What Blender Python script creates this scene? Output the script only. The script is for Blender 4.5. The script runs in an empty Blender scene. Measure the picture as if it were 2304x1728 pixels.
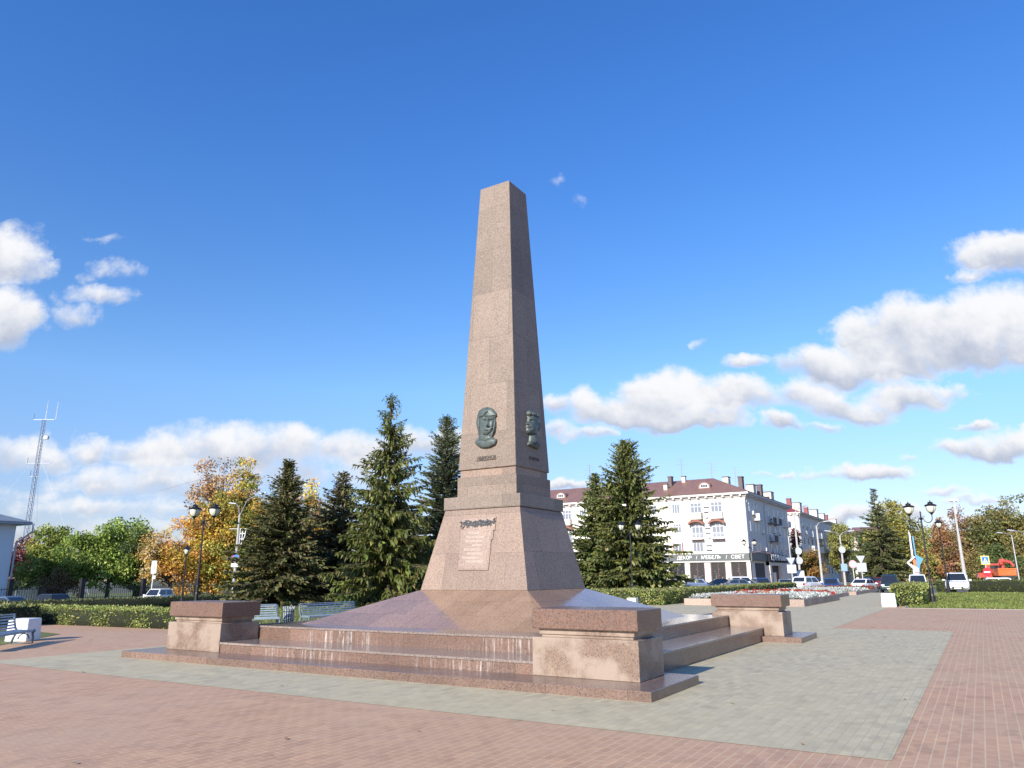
import bpy, bmesh, math, random
import numpy as np
from mathutils import Vector, Matrix
C = bpy.context.scene.collection
SC = bpy.context.scene
R_ = math.radians
PI = math.pi

# ------------------------------------------------------------------ camera
YAW, PITCH, ROLL = R_(31.613), R_(14.623), R_(-0.396)
CAM = Vector((9.862, -15.633, 1.62))
fw = Vector((-math.sin(YAW) * math.cos(PITCH), math.cos(YAW) * math.cos(PITCH), math.sin(PITCH)))
rt = Vector((math.cos(YAW), math.sin(YAW), 0)); up = rt.cross(fw)
r2 = rt * math.cos(ROLL) + up * math.sin(ROLL); u2 = -rt * math.sin(ROLL) + up * math.cos(ROLL)
cd = bpy.data.cameras.new('camera'); cam = bpy.data.objects.new('camera', cd); C.objects.link(cam)
cd.sensor_width = 36.0; cd.lens = 1656.716 / 2304 * 36; cd.clip_start = 0.1; cd.clip_end = 6000
cam.matrix_world = Matrix(((r2.x, u2.x, -fw.x, CAM.x), (r2.y, u2.y, -fw.y, CAM.y), (r2.z, u2.z, -fw.z, CAM.z), (0, 0, 0, 1)))
SC.camera = cam

# ------------------------------------------------------------------ exposure, sun, sky
SC.view_settings.view_transform = 'Standard'; SC.view_settings.look = 'None'
SC.view_settings.gamma = 1.0; SC.view_settings.exposure = 0.42
SC.cycles.use_denoising = True
SC.cycles.max_bounces = 6; SC.cycles.transparent_max_bounces = 8; SC.cycles.diffuse_bounces = 3; SC.cycles.glossy_bounces = 3
SUN_EL = R_(24.5); SUN_AZ = math.atan2(-0.02, -1.0)      # from +Y towards +X
sl = bpy.data.lights.new('sun', 'SUN'); sl.energy = 5.0; sl.angle = R_(0.53); sl.color = (1.0, 0.93, 0.83)
so = bpy.data.objects.new('sun', sl); C.objects.link(so)
sdir = Vector((math.sin(SUN_AZ) * math.cos(SUN_EL), math.cos(SUN_AZ) * math.cos(SUN_EL), math.sin(SUN_EL)))
so.rotation_euler = sdir.to_track_quat('Z', 'Y').to_euler(); so.location = (0, -60, 60)

CLOUDS = [
(-0.7327, 0.4447, 0.068, 0.0685, 0.0327, 1.0),
(-0.6948, 0.4408, 0.034, 0.0369, 0.0218, 0.7),
(-0.7291, 0.3621, 0.0567, 0.063, 0.0522, 1.0),
(-0.5798, 0.4436, 0.051, 0.0191, 0.0161, 0.55),
(-0.5984, 0.4053, 0.0606, 0.0202, 0.0172, 0.6),
(-0.6376, 0.3741, 0.0401, 0.0243, 0.024, 0.55),
(-0.5958, 0.4881, 0.0378, 0.0075, 0.0075, 0.32),
(-0.6224, 0.4329, 0.0149, 0.0117, 0.0116, 0.36),
(-0.6611, 0.3971, 0.0202, 0.0144, 0.0143, 0.36),
(-0.6515, 0.1636, 0.0686, 0.0305, 0.0223, 0.731),
(-0.577, 0.1759, 0.0458, 0.0258, 0.0256, 0.688),
(-0.4928, 0.1625, 0.0743, 0.0352, 0.0286, 0.817),
(-0.4182, 0.178, 0.0745, 0.0396, 0.0383, 0.86),
(-0.3476, 0.1711, 0.0801, 0.0464, 0.0382, 0.86),
(-0.2906, 0.1739, 0.063, 0.0354, 0.0445, 0.817),
(-0.2136, 0.1606, 0.0742, 0.0352, 0.0285, 0.817),
(-0.1443, 0.1729, 0.0629, 0.0306, 0.0256, 0.774),
(-0.0903, 0.179, 0.0458, 0.0259, 0.0256, 0.731),
(-0.5642, 0.1282, 0.085, 0.0279, 0.0188, 0.688),
(-0.4824, 0.1276, 0.0962, 0.0292, 0.025, 0.731),
(-0.6891, 0.1607, 0.0514, 0.027, 0.0254, 0.645),
(-0.4012, 0.1333, 0.0907, 0.0267, 0.0313, 0.688),
(-0.2942, 0.1326, 0.0736, 0.0334, 0.025, 0.602),
(-0.5658, 0.0939, 0.146, 0.0169, 0.0135, 0.559),
(-0.4417, 0.0993, 0.1012, 0.0144, 0.0124, 0.516),
(-0.5314, 0.0692, 0.1394, 0.0142, 0.0134, 0.378),
(-0.2185, 0.1289, 0.0623, 0.0266, 0.0188, 0.516),
(-0.6556, 0.11, 0.0789, 0.0145, 0.0137, 0.344),
(-0.3157, 0.083, 0.0896, 0.0143, 0.0135, 0.31),
(0.2064, 0.2457, 0.0615, 0.0417, 0.0265, 1.176),
(0.1759, 0.2194, 0.1125, 0.0318, 0.0222, 1.12),
(0.293, 0.2351, 0.0968, 0.0348, 0.0264, 1.12),
(0.246, 0.2091, 0.0962, 0.0197, 0.0169, 1.008),
(0.0979, 0.1906, 0.0447, 0.013, 0.0091, 0.728),
(0.0605, 0.2335, 0.0323, 0.02, 0.0198, 0.784),
(0.0566, 0.2006, 0.0288, 0.0144, 0.013, 0.672),
(0.1056, 0.2331, 0.0387, 0.0267, 0.0198, 0.896),
(0.6874, 0.3517, 0.0995, 0.0555, 0.0485, 1.176),
(0.5858, 0.3385, 0.0992, 0.0508, 0.055, 1.176),
(0.5046, 0.3252, 0.0593, 0.0434, 0.0412, 1.12),
(0.4406, 0.2844, 0.0718, 0.0356, 0.0337, 1.12),
(0.5255, 0.2838, 0.0979, 0.0377, 0.027, 1.12),
(0.6463, 0.3034, 0.1246, 0.0485, 0.0306, 1.12),
(0.7209, 0.3167, 0.0526, 0.063, 0.041, 1.12),
(0.4724, 0.2239, 0.0708, 0.0225, 0.0197, 0.952),
(0.5459, 0.2433, 0.0905, 0.0282, 0.0225, 1.008),
(0.6116, 0.2495, 0.0518, 0.0147, 0.012, 0.784),
(0.3736, 0.2016, 0.0384, 0.017, 0.0169, 0.896),
(0.4372, 0.1979, 0.0447, 0.0078, 0.0078, 0.616),
(0.3364, 0.2886, 0.0458, 0.0137, 0.0122, 0.672),
(0.4224, 0.2375, 0.0581, 0.0267, 0.0198, 0.84),
(0.7101, 0.4449, 0.0746, 0.0415, 0.0327, 1.12),
(0.7562, 0.4556, 0.0544, 0.0372, 0.0365, 1.12),
(0.6646, 0.4161, 0.0404, 0.0116, 0.0101, 0.616),
(0.6206, 0.415, 0.0108, 0.0087, 0.0072, 0.36),
(0.6553, 0.1641, 0.0824, 0.0206, 0.0166, 1.008),
(0.6982, 0.1734, 0.0572, 0.0259, 0.0217, 1.008),
(0.6481, 0.1965, 0.0383, 0.0085, 0.0084, 0.672),
(0.7093, 0.1993, 0.0192, 0.0091, 0.0091, 0.672),
(0.4797, 0.1304, 0.0691, 0.0164, 0.0138, 1.064),
(0.4289, 0.1257, 0.0314, 0.0082, 0.0069, 0.672),
(0.3473, 0.1269, 0.022, 0.0057, 0.0056, 0.56),
(0.3783, 0.1229, 0.022, 0.0075, 0.0056, 0.672),
(0.5892, 0.1065, 0.05, 0.0069, 0.0062, 0.672),
(0.625, 0.0963, 0.0436, 0.0081, 0.0074, 0.672),
(0.0767, 0.1156, 0.0376, 0.0088, 0.0087, 0.896),
(0.4476, 0.0729, 0.0619, 0.0123, 0.0122, 0.84),
(0.5224, 0.076, 0.0434, 0.016, 0.0134, 0.896),
(0.6511, 0.0672, 0.0556, 0.0098, 0.0109, 0.784),
(0.3359, 0.0724, 0.0619, 0.0086, 0.0098, 0.56),
(0.0728, 0.5761, 0.0154, 0.0086, 0.0086, 0.336),
(0.2599, 0.3166, 0.0079, 0.0076, 0.0076, 0.32),
(0.0984, 0.5434, 0.0174, 0.0108, 0.0107, 0.224),
(0.5272, 0.1554, 0.019, 0.007, 0.007, 0.36)]
class NT:
    """small helper to write node graphs as expressions"""
    def __init__(s, nt): s.nt = nt
    def n(s, t, **k):
        x = s.nt.nodes.new(t)
        for a, b in k.items(): setattr(x, a, b)
        return x
    def L(s, a, b): s.nt.links.new(a, b)
    def put(s, sock, v):
        if isinstance(v, bpy.types.NodeSocket): s.L(v, sock)
        elif v is not None: sock.default_value = v
    def m(s, op, a, b=None, c=None, clamp=False):
        x = s.n('ShaderNodeMath', operation=op, use_clamp=clamp)
        for i, v in enumerate((a, b, c)): s.put(x.inputs[i], v)
        return x.outputs[0]
    def v(s, op, a, b=None, out=0):
        x = s.n('ShaderNodeVectorMath', operation=op)
        s.put(x.inputs[0], a)
        if b is not None: s.put(x.inputs[1], b)
        return x.outputs[out]
    def ramp(s, f, a, b, lo=0.0, hi=1.0, smooth=True):
        x = s.n('ShaderNodeMapRange', interpolation_type='SMOOTHSTEP' if smooth else 'LINEAR')
        s.put(x.inputs[0], f)
        for i, q in zip((1, 2, 3, 4), (a, b, lo, hi)): x.inputs[i].default_value = q
        return x.outputs[0]
    def mix(s, f, a, b, blend='MIX'):
        x = s.n('ShaderNodeMix', data_type='RGBA', blend_type=blend)
        s.put(x.inputs[0], f)
        for i, q in ((6, a), (7, b)):
            if isinstance(q, (tuple, list)): q = tuple(q) + (1,) if len(q) == 3 else q
            s.put(x.inputs[i], q)
        return x.outputs[2]
    def noise(s, vec, scale, detail=2.0, rough=0.5, out=0):
        x = s.n('ShaderNodeTexNoise'); s.put(x.inputs['Vector'], vec)
        x.inputs['Scale'].default_value = scale; x.inputs['Detail'].default_value = detail; x.inputs['Roughness'].default_value = rough
        return x.outputs[out]

def build_world():
    w = bpy.data.worlds.new('World'); SC.world = w; w.use_nodes = True
    g = NT(w.node_tree); bg = w.node_tree.nodes['Background']
    sky = g.n('ShaderNodeTexSky', sky_type='NISHITA', sun_disc=False, sun_elevation=SUN_EL, sun_rotation=SUN_AZ)
    sky.air_density = 1.0; sky.dust_density = 0.15; sky.ozone_density = 2.4; sky.altitude = 100
    hs = g.n('ShaderNodeHueSaturation'); hs.inputs['Saturation'].default_value = 1.28; hs.inputs['Value'].default_value = 1.27; hs.inputs['Hue'].default_value = 0.506
    g.L(sky.outputs[0], hs.inputs['Color'])
    bg.inputs[1].default_value = 0.13
    # clouds: soft ellipses on the sky's own directions (heading and height), broken up by noise
    d = g.n('ShaderNodeTexCoord').outputs['Generated']
    df = g.v('DOT_PRODUCT', d, (-math.sin(YAW), math.cos(YAW), 0), out=1)
    dr = g.v('DOT_PRODUCT', d, (math.cos(YAW), math.sin(YAW), 0), out=1)
    dz = g.v('DOT_PRODUCT', d, (0, 0, 1), out=1)
    dfc = g.m('MAXIMUM', df, 0.05)
    cb = g.n('ShaderNodeCombineXYZ'); g.L(g.m('DIVIDE', dr, dfc), cb.inputs[0]); g.L(g.m('DIVIDE', dz, dfc), cb.inputs[1])
    p0 = cb.outputs[0]
    w1 = g.v('MULTIPLY', g.v('SUBTRACT', g.noise(p0, 9.0, 6.0, 0.6, out=1), (0.5, 0.5, 0.5)), (0.125, 0.08, 0))
    p = g.v('ADD', p0, w1)
    sp = g.n('ShaderNodeSeparateXYZ'); g.L(p, sp.inputs[0]); a, b = sp.outputs[0], sp.outputs[1]
    mx = sw = sh = None
    for a0, b0, rx, ru, rd, s in CLOUDS:
        x = g.m('MULTIPLY_ADD', a, 1 / rx, -a0 / rx)
        yu = g.m('MULTIPLY_ADD', b, 1 / ru, -b0 / ru)
        y = g.m('MAXIMUM', yu, g.m('MULTIPLY_ADD', b, -1 / rd, b0 / rd))
        e = g.m('MULTIPLY_ADD', g.m('MULTIPLY_ADD', y, y, g.m('MULTIPLY', x, x)), -s * 0.8, s)
        wt = g.m('MAXIMUM', e, 0.0)
        mx = wt if mx is None else g.m('MAXIMUM', mx, wt)
        sw = g.m('ADD', wt, 0.001) if sw is None else g.m('ADD', sw, wt)
        sh = g.m('MULTIPLY', wt, yu) if sh is None else g.m('MULTIPLY_ADD', wt, yu, sh)
    h = g.m('DIVIDE', sh, sw)
    nz = g.noise(p0, 22.0, 7.0, 0.62)
    nz2 = g.noise(p0, 7.0, 3.0, 0.55)
    dens = g.m('MULTIPLY_ADD', g.m('SUBTRACT', nz, 0.5), 1.3, mx)
    dens = g.m('MULTIPLY', dens, g.ramp(mx, 0.0, 0.12))
    alpha = g.ramp(dens, 0.06, 0.86)
    alpha = g.m('MULTIPLY', alpha, g.ramp(df, 0.1, 0.3))
    hh = g.m('MULTIPLY_ADD', g.m('SUBTRACT', nz, 0.5), 1.3, h)
    hh = g.m('MULTIPLY_ADD', g.m('SUBTRACT', nz2, 0.5), 0.9, hh)
    thin = g.ramp(alpha, 0.95, 0.3)
    shade = g.m('ADD', g.ramp(hh, -0.75, 0.55), g.m('MULTIPLY', thin, 0.35), clamp=True)
    ccol = g.mix(shade, (2.75, 3.1, 3.9), (5.5, 5.55, 5.7))
    low = g.mix(1.0, hs.outputs[0], g.mix(g.ramp(dz, .22, .62), g.mix(g.ramp(dz, .0, .24, smooth=False), (.40, .355, .545), (1.08, .95, .94)), (.93, .97, 1.14)), 'MULTIPLY')   # the air near the horizon is milky blue, not white
    fin = g.mix(alpha, low, ccol)
    g.L(fin, bg.inputs[0])
build_world()

# ------------------------------------------------------------------ mesh helpers
class MB:
    def __init__(s): s.v = []; s.f = []; s.mi = []
    def quad(s, *p, mi=0):
        k = len(s.v); s.v += [tuple(q) for q in p]; s.f.append(tuple(range(k, k + len(p)))); s.mi.append(mi)
    def hexa(s, lo, hi, mi=0, bottom=True):
        """lo, hi: four points each, counter-clockwise seen from above"""
        k = len(s.v); s.v += [tuple(q) for q in lo] + [tuple(q) for q in hi]
        fs = [(k, k + 1, k + 5, k + 4), (k + 1, k + 2, k + 6, k + 5), (k + 2, k + 3, k + 7, k + 6), (k + 3, k, k + 4, k + 7), (k + 4, k + 5, k + 6, k + 7)]
        if bottom: fs.append((k + 3, k + 2, k + 1, k))
        s.f += fs; s.mi += [mi] * len(fs)
    def box(s, x0, x1, y0, y1, z0, z1, mi=0):
        q = lambda z: [(x0, y0, z), (x1, y0, z), (x1, y1, z), (x0, y1, z)]
        s.hexa(q(z0), q(z1), mi)
    def frustum(s, ax, ay, z0, bx, by, z1, mi=0):
        s.hexa([(-ax, -ay, z0), (ax, -ay, z0), (ax, ay, z0), (-ax, ay, z0)], [(-bx, -by, z1), (bx, -by, z1), (bx, by, z1), (-bx, by, z1)], mi)
    def obox(s, c, ex, ey, ez, mi=0):
        """oriented box: centre and three half vectors"""
        c, ex, ey, ez = map(Vector, (c, ex, ey, ez))
        s.hexa([c - ex - ey - ez, c + ex - ey - ez, c + ex + ey - ez, c - ex + ey - ez], [c - ex - ey + ez, c + ex - ey + ez, c + ex + ey + ez, c - ex + ey + ez], mi)
    def bar(s, a, b, w, h=None, mi=0):
        a, b = Vector(a), Vector(b); d = b - a
        if d.length < 1e-6: return
        z = d.normalized(); x = z.cross(Vector((0, 0, 1)))
        if x.length < 1e-3: x = Vector((1, 0, 0))
        x.normalize(); y = z.cross(x)
        s.obox((a + b) / 2, x * w / 2, y * (h or w) / 2, d / 2, mi)
    def tube(s, pts, rad, n=8, mi=0, caps=True):
        pts = [Vector(p) for p in pts]
        if not hasattr(rad, '__len__'): rad = [rad] * len(pts)
        k = len(s.v); ref = None
        for i, p in enumerate(pts):
            d = (pts[min(i + 1, len(pts) - 1)] - pts[max(i - 1, 0)]).normalized()
            if ref is None or abs(ref.dot(d)) > .98: ref = Vector((1, 0, 0)) if abs(d.x) < .9 else Vector((0, 1, 0))
            x = (ref - d * ref.dot(d)).normalized(); y = d.cross(x); ref = x
            for j in range(n):
                t = 2 * PI * j / n; s.v.append(tuple(p + (x * math.cos(t) + y * math.sin(t)) * rad[i]))
        for i in range(len(pts) - 1):
            for j in range(n):
                a = k + i * n + j; b = k + i * n + (j + 1) % n
                s.f.append((a, b, b + n, a + n)); s.mi.append(mi)
        if caps:
            s.f.append(tuple(k + j for j in reversed(range(n)))); s.mi.append(mi)
            e = k + (len(pts) - 1) * n; s.f.append(tuple(e + j for j in range(n))); s.mi.append(mi)
    def lathe(s, prof, c=(0, 0, 0), n=16, mi=0):
        """prof: list of (radius, z), bottom to top"""
        k = len(s.v)
        for r, z in prof:
            for j in range(n):
                t = 2 * PI * j / n; s.v.append((c[0] + r * math.cos(t), c[1] + r * math.sin(t), c[2] + z))
        for i in range(len(prof) - 1):
            for j in range(n):
                a = k + i * n + j; b = k + i * n + (j + 1) % n
                s.f.append((a, b, b + n, a + n)); s.mi.append(mi)
        s.f.append(tuple(k + j for j in reversed(range(n)))); s.mi.append(mi)
        e = k + (len(prof) - 1) * n; s.f.append(tuple(e + j for j in range(n))); s.mi.append(mi)
    def prism(s, poly, fn, d0, d1, mi=0):
        """poly: 2-D outline counter-clockwise; fn(u, v, d) -> point; extruded from d0 (back) to d1 (front)"""
        k = len(s.v); n = len(poly)
        s.v += [tuple(fn(u, v, d0)) for u, v in poly] + [tuple(fn(u, v, d1)) for u, v in poly]
        s.f.append(tuple(k + n + i for i in range(n))); s.f.append(tuple(k + i for i in reversed(range(n)))); s.mi += [mi, mi]
        for i in range(n):
            j = (i + 1) % n; s.f.append((k + i, k + j, k + n + j, k + n + i)); s.mi.append(mi)
    def build(s, name, mat, parent=None, smooth=False, bevel=0, loc=None):
        me = bpy.data.meshes.new(name); me.from_pydata(s.v, [], s.f); me.validate()
        mats = mat if isinstance(mat, (list, tuple)) else [mat]
        for m_ in mats: me.materials.append(m_)
        if len(mats) > 1 and len(me.polygons) == len(s.mi): me.polygons.foreach_set('material_index', s.mi)
        uvl = me.uv_layers.new(name='UVMap')
        nl = len(me.loops); vi = np.zeros(nl, np.int32); me.loops.foreach_get('vertex_index', vi)
        co = np.zeros(len(me.vertices) * 3); me.vertices.foreach_get('co', co); co = co.reshape(-1, 3)
        npol = len(me.polygons); no = np.zeros(npol * 3); me.polygons.foreach_get('normal', no); no = no.reshape(-1, 3)
        lt = np.zeros(npol, np.int32); me.polygons.foreach_get('loop_total', lt)
        nn = np.repeat(no, lt, axis=0); P = co[vi]
        t = np.stack([-nn[:, 1], nn[:, 0], np.zeros(nl)], 1); ln = np.linalg.norm(t, axis=1)
        flat = ln < .3; t[flat] = (1, 0, 0); t[~flat] /= ln[~flat][:, None]
        bt = np.cross(nn, t); bt[flat] = (0, 1, 0)
        uv = np.stack([(P * t).sum(1), (P * bt).sum(1)], 1).astype(np.float32)
        uvl.data.foreach_set('uv', uv.ravel())
        if smooth: me.polygons.foreach_set('use_smooth', [True] * npol)
        o = bpy.data.objects.new(name, me); C.objects.link(o)
        if parent: o.parent = parent
        if loc is not None: o.location = loc
        if bevel:
            b = o.modifiers.new('bevel', 'BEVEL'); b.width = bevel; b.segments = 2; b.limit_method = 'ANGLE'; b.angle_limit = R_(25)
        return o

def tag(o, label=None, cat=None, group=None, kind=None):
    if label: o['label'] = label
    if cat: o['category'] = cat
    if group: o['group'] = group
    if kind: o['kind'] = kind
    return o
def thing(name, label, cat, loc=(0, 0, 0), rz=0.0, group=None):
    o = bpy.data.objects.new(name, None); C.objects.link(o); o.location = loc; o.rotation_euler = (0, 0, rz)
    o.empty_display_size = 0.2
    return tag(o, label, cat, group)
def dup(root, loc, rz=0.0, label=None, scale=1.0, group=None):
    def cp(o, par):
        c = o.copy(); C.objects.link(c)
        if par: c.parent = par
        for ch in o.children: cp(ch, c)
        return c
    r = cp(root, None); r.location = loc; r.rotation_euler = (0, 0, rz); r.scale = (scale,) * 3
    if label: r['label'] = label
    if group: r['group'] = group
    return r
def text_mesh(body, size, depth, name, mat, parent, M, bold=0.0, squeeze=1.0):
    """M maps text space (x right, y up, z out of the sign) to the parent's space"""
    cu = bpy.data.curves.new(name, 'FONT'); cu.body = body; cu.size = size; cu.extrude = depth / 2; cu.offset = bold
    cu.align_x = 'CENTER'; cu.align_y = 'CENTER'; cu.resolution_u = 3
    t = bpy.data.objects.new(name, cu); C.objects.link(t)
    dg = bpy.context.evaluated_depsgraph_get()
    me = bpy.data.meshes.new_from_object(t.evaluated_get(dg)); bpy.data.objects.remove(t); bpy.data.curves.remove(cu)
    me.transform(M @ Matrix.Diagonal((squeeze, 1, 1, 1))); me.materials.clear(); me.materials.append(mat)
    o = bpy.data.objects.new(name, me); C.objects.link(o); o.parent = parent
    return o
def frame(origin, ex, ey):
    ex, ey = Vector(ex).normalized(), Vector(ey).normalized(); ez = ex.cross(ey); o = Vector(origin)
    return Matrix(((ex.x, ey.x, ez.x, o.x), (ex.y, ey.y, ez.y, o.y), (ex.z, ey.z, ez.z, o.z), (0, 0, 0, 1)))

# ------------------------------------------------------------------ materials
MATS = {}
def mat(name, col=(.5, .5, .5), rough=.6, metal=0.0, spec=.5, var=0.0, vscale=3.0, emit=None):
    if name in MATS: return MATS[name]
    m_ = bpy.data.materials.new(name); m_.use_nodes = True; g = NT(m_.node_tree); b = m_.node_tree.nodes['Principled BSDF']
    b.inputs['Base Color'].default_value = (*col, 1); b.inputs['Roughness'].default_value = rough
    b.inputs['Metallic'].default_value = metal; b.inputs['Specular IOR Level'].default_value = spec
    if var:
        oc = g.n('ShaderNodeTexCoord').outputs['Object']
        nz = g.noise(oc, vscale, 5.0, .6)
        f = g.ramp(nz, .3, .7, 1 - var, 1 + var, smooth=False)
        mm = g.v('SCALE', tuple(col)); g.L(f, mm.node.inputs['Scale']); g.L(mm, b.inputs['Base Color'])
    MATS[name] = m_
    return m_
def granite(name, col, grey, rough, pw=.95, ph=.62, pvar=.16, speck=1.0, stain=0.0, streak=0.0, joint=.55, spec=.5, worn=0.0):
    m_ = bpy.data.materials.new(name); m_.use_nodes = True; g = NT(m_.node_tree); b = m_.node_tree.nodes['Principled BSDF']
    tc = g.n('ShaderNodeTexCoord'); oc = tc.outputs['Object']; uv = tc.outputs['UV']
    # crystals: three sizes of grain in pink, grey and black
    v1 = g.n('ShaderNodeTexVoronoi'); v1.inputs['Scale'].default_value = 85; g.L(oc, v1.inputs['Vector'])
    s1 = g.n('ShaderNodeSeparateColor'); g.L(v1.outputs['Color'], s1.inputs[0])
    big = g.noise(oc, 26, 4, .7)
    c = g.mix(g.ramp(s1.outputs[0], .35, .75), tuple(x * (1 + .28 * speck) for x in col), grey)
    c = g.mix(g.ramp(s1.outputs[1], .80, .95), c, tuple(x * .35 for x in grey))
    c = g.mix(g.ramp(big, .35, .66, 0, .5 * speck), c, tuple(x * .62 for x in col))
    # slabs of slightly different tone with thin joints
    br = g.n('ShaderNodeTexBrick'); g.L(uv, br.inputs['Vector'])
    br.inputs['Color1'].default_value = (1 - pvar,) * 3 + (1,); br.inputs['Color2'].default_value = (1 + pvar, 1 + pvar * .92, 1 + pvar * .85, 1); br.inputs['Mortar'].default_value = (joint,) * 3 + (1,)
    br.inputs['Scale'].default_value = 1; br.inputs['Mortar Size'].default_value = .0045; br.inputs['Mortar Smooth'].default_value = .3
    br.inputs['Brick Width'].default_value = pw; br.inputs['Row Height'].default_value = ph; br.inputs['Bias'].default_value = 0
    c = g.mix(1.0, c, br.outputs['Color'], 'MULTIPLY')
    ss = g.noise(g.v('MULTIPLY', uv, (2.2, .35, 1)), 1.0, 5, .6); c = g.mix(g.ramp(ss, .52, .72, 0, .5), c, g.mix(1.0, c, (.76, .77, .78), 'MULTIPLY'))
    soft = g.noise(oc, .9, 4, .6)
    c = g.mix(g.ramp(soft, .3, .7, 0, 1), c, g.mix(1.0, c, (.86, .85, .86), 'MULTIPLY'))
    if worn:   # pale worn, limewashed-looking patches
        wn = g.noise(oc, 1.7, 5, .62)
        c = g.mix(g.ramp(wn, .40, .60, 0, worn), c, (.37, .29, .225))
    if stain:  # dirty run-off
        sc_ = g.v('MULTIPLY', uv, (7, .6, 1)); n2 = g.noise(sc_, 1.0, 4, .6)
        c = g.mix(g.ramp(n2, .60, .74, 0, stain), c, tuple(x * .5 for x in col))
    if streak: # white lime runs down the risers
        sc_ = g.v('MULTIPLY', uv, (13, .35, 1)); n3 = g.noise(sc_, 1.0, 3, .65); n4 = g.noise(uv, .55, 2, .5)
        ux = g.n('ShaderNodeSeparateXYZ'); g.L(uv, ux.inputs[0]); x_ = ux.outputs[0]
        zone = g.m('MULTIPLY', g.ramp(x_, -3.0, -1.0), g.ramp(x_, 3.6, 2.2)); zone = g.m('MULTIPLY_ADD', zone, .10, n4)
        nrm = g.n('ShaderNodeNewGeometry').outputs['True Normal']; fr = g.m('MAXIMUM', g.v('DOT_PRODUCT', nrm, (0, -1, 0), out=1), .12)
        k = g.m('MULTIPLY', g.ramp(n3, .48, .68), g.ramp(zone, .50, .68)); k = g.m('MULTIPLY', k, g.ramp(g.noise(g.v('MULTIPLY', uv, (22, 5.5, 1)), 1.0, 3, .6), .36, .60)); k = g.m('MULTIPLY', g.m('MULTIPLY', k, fr), streak)
        c = g.mix(k, c, (.62, .59, .55))
    g.L(c, b.inputs['Base Color'])
    rn = g.ramp(big, .3, .7, rough * .8, rough * 1.2); g.L(rn, b.inputs['Roughness'])
    b.inputs['Specular IOR Level'].default_value = spec
    bp = g.n('ShaderNodeBump'); bp.inputs['Strength'].default_value = .12 if rough > .3 else .02; bp.inputs['Distance'].default_value = .004
    g.L(s1.outputs[0], bp.inputs['Height']); g.L(bp.outputs[0], b.inputs['Normal'])
    return m_
def paver(name, c1, c2, joint, dirt, w=.21, h=.105):
    m_ = bpy.data.materials.new(name); m_.use_nodes = True; g = NT(m_.node_tree); b = m_.node_tree.nodes['Principled BSDF']
    uv = g.n('ShaderNodeTexCoord').outputs['UV']
    mp = g.n('ShaderNodeMapping'); mp.inputs['Rotation'].default_value = (0, 0, PI / 2); g.L(uv, mp.inputs[0]); q = mp.outputs[0]
    br = g.n('ShaderNodeTexBrick'); g.L(q, br.inputs['Vector'])
    br.inputs['Color1'].default_value = (*c1, 1); br.inputs['Color2'].default_value = (*c2, 1); br.inputs['Mortar'].default_value = (*joint, 1)
    br.inputs['Scale'].default_value = 1; br.inputs['Mortar Size'].default_value = .0072; br.inputs['Mortar Smooth'].default_value = .4
    br.inputs['Brick Width'].default_value = w; br.inputs['Row Height'].default_value = h
    c = br.outputs['Color']
    vo = g.n('ShaderNodeTexVoronoi'); vo.inputs['Scale'].default_value = 1.0; vo.inputs['Randomness'].default_value = .55; g.L(g.v('MULTIPLY', q, (1 / w * .98, 1 / h * .98, 1)), vo.inputs['Vector'])
    vs = g.n('ShaderNodeSeparateColor'); g.L(vo.outputs['Color'], vs.inputs[0])
    c = g.mix(g.ramp(vs.outputs[0], .70, 1.0, 0, .55), c, g.mix(1.0, c, (.74, .72, .74), 'MULTIPLY')); c = g.mix(g.ramp(vs.outputs[1], .78, 1.0, 0, .5), c, g.mix(1.0, c, (1.16, 1.14, 1.05), 'MULTIPLY'))
    blot = g.noise(uv, .9, 6, .7); c = g.mix(g.ramp(blot, .60, .70, 0, .30), c, g.mix(1.0, c, (.66, .66, .68), 'MULTIPLY'))
    n1 = g.noise(uv, .35, 4, .6); n2 = g.noise(uv, 2.3, 5, .65); n3 = g.noise(uv, 60, 2, .6)
    st = g.noise(g.v('MULTIPLY', uv, (.25, 1.6, 1)), 1.0, 4, .6)
    c = g.mix(g.ramp(n1, .35, .68, 0, .45), c, dirt)
    c = g.mix(g.ramp(n2, .45, .75, 0, .38), c, g.mix(1.0, c, (.72, .72, .74), 'MULTIPLY'))
    c = g.mix(g.ramp(st, .52, .72, 0, .35), c, g.mix(1.0, c, (1.22, 1.2, 1.16), 'MULTIPLY'))
    c = g.mix(g.ramp(n3, .3, .7, 0, .35), c, g.mix(1.0, c, (.78, .78, .78), 'MULTIPLY'))
    # swept bands: some courses of the stones are paler or darker
    g.L(c, b.inputs['Base Color']); b.inputs['Roughness'].default_value = .75
    bp = g.n('ShaderNodeBump'); bp.inputs['Strength'].default_value = .25; bp.inputs['Distance'].default_value = .004
    g.L(g.m('SUBTRACT', n3, br.outputs['Fac']), bp.inputs['Height']); g.L(bp.outputs[0], b.inputs['Normal'])
    return m_
def ground_mat(name, c1, c2, s1, s2, rough=.9, bump=.3):
    m_ = bpy.data.materials.new(name); m_.use_nodes = True; g = NT(m_.node_tree); b = m_.node_tree.nodes['Principled BSDF']
    uv = g.n('ShaderNodeTexCoord').outputs['Object']
    n1 = g.noise(uv, s1, 5, .65); n2 = g.noise(uv, s2, 4, .6)
    c = g.mix(g.ramp(n1, .3, .7), c1, c2); c = g.mix(g.ramp(n2, .35, .7, 0, .5), c, g.mix(1.0, c, (.62, .64, .6), 'MULTIPLY'))
    g.L(c, b.inputs['Base Color']); b.inputs['Roughness'].default_value = rough
    bp = g.n('ShaderNodeBump'); bp.inputs['Strength'].default_value = bump; bp.inputs['Distance'].default_value = .05
    g.L(n2, bp.inputs['Height']); g.L(bp.outputs[0], b.inputs['Normal'])
    return m_
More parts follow.
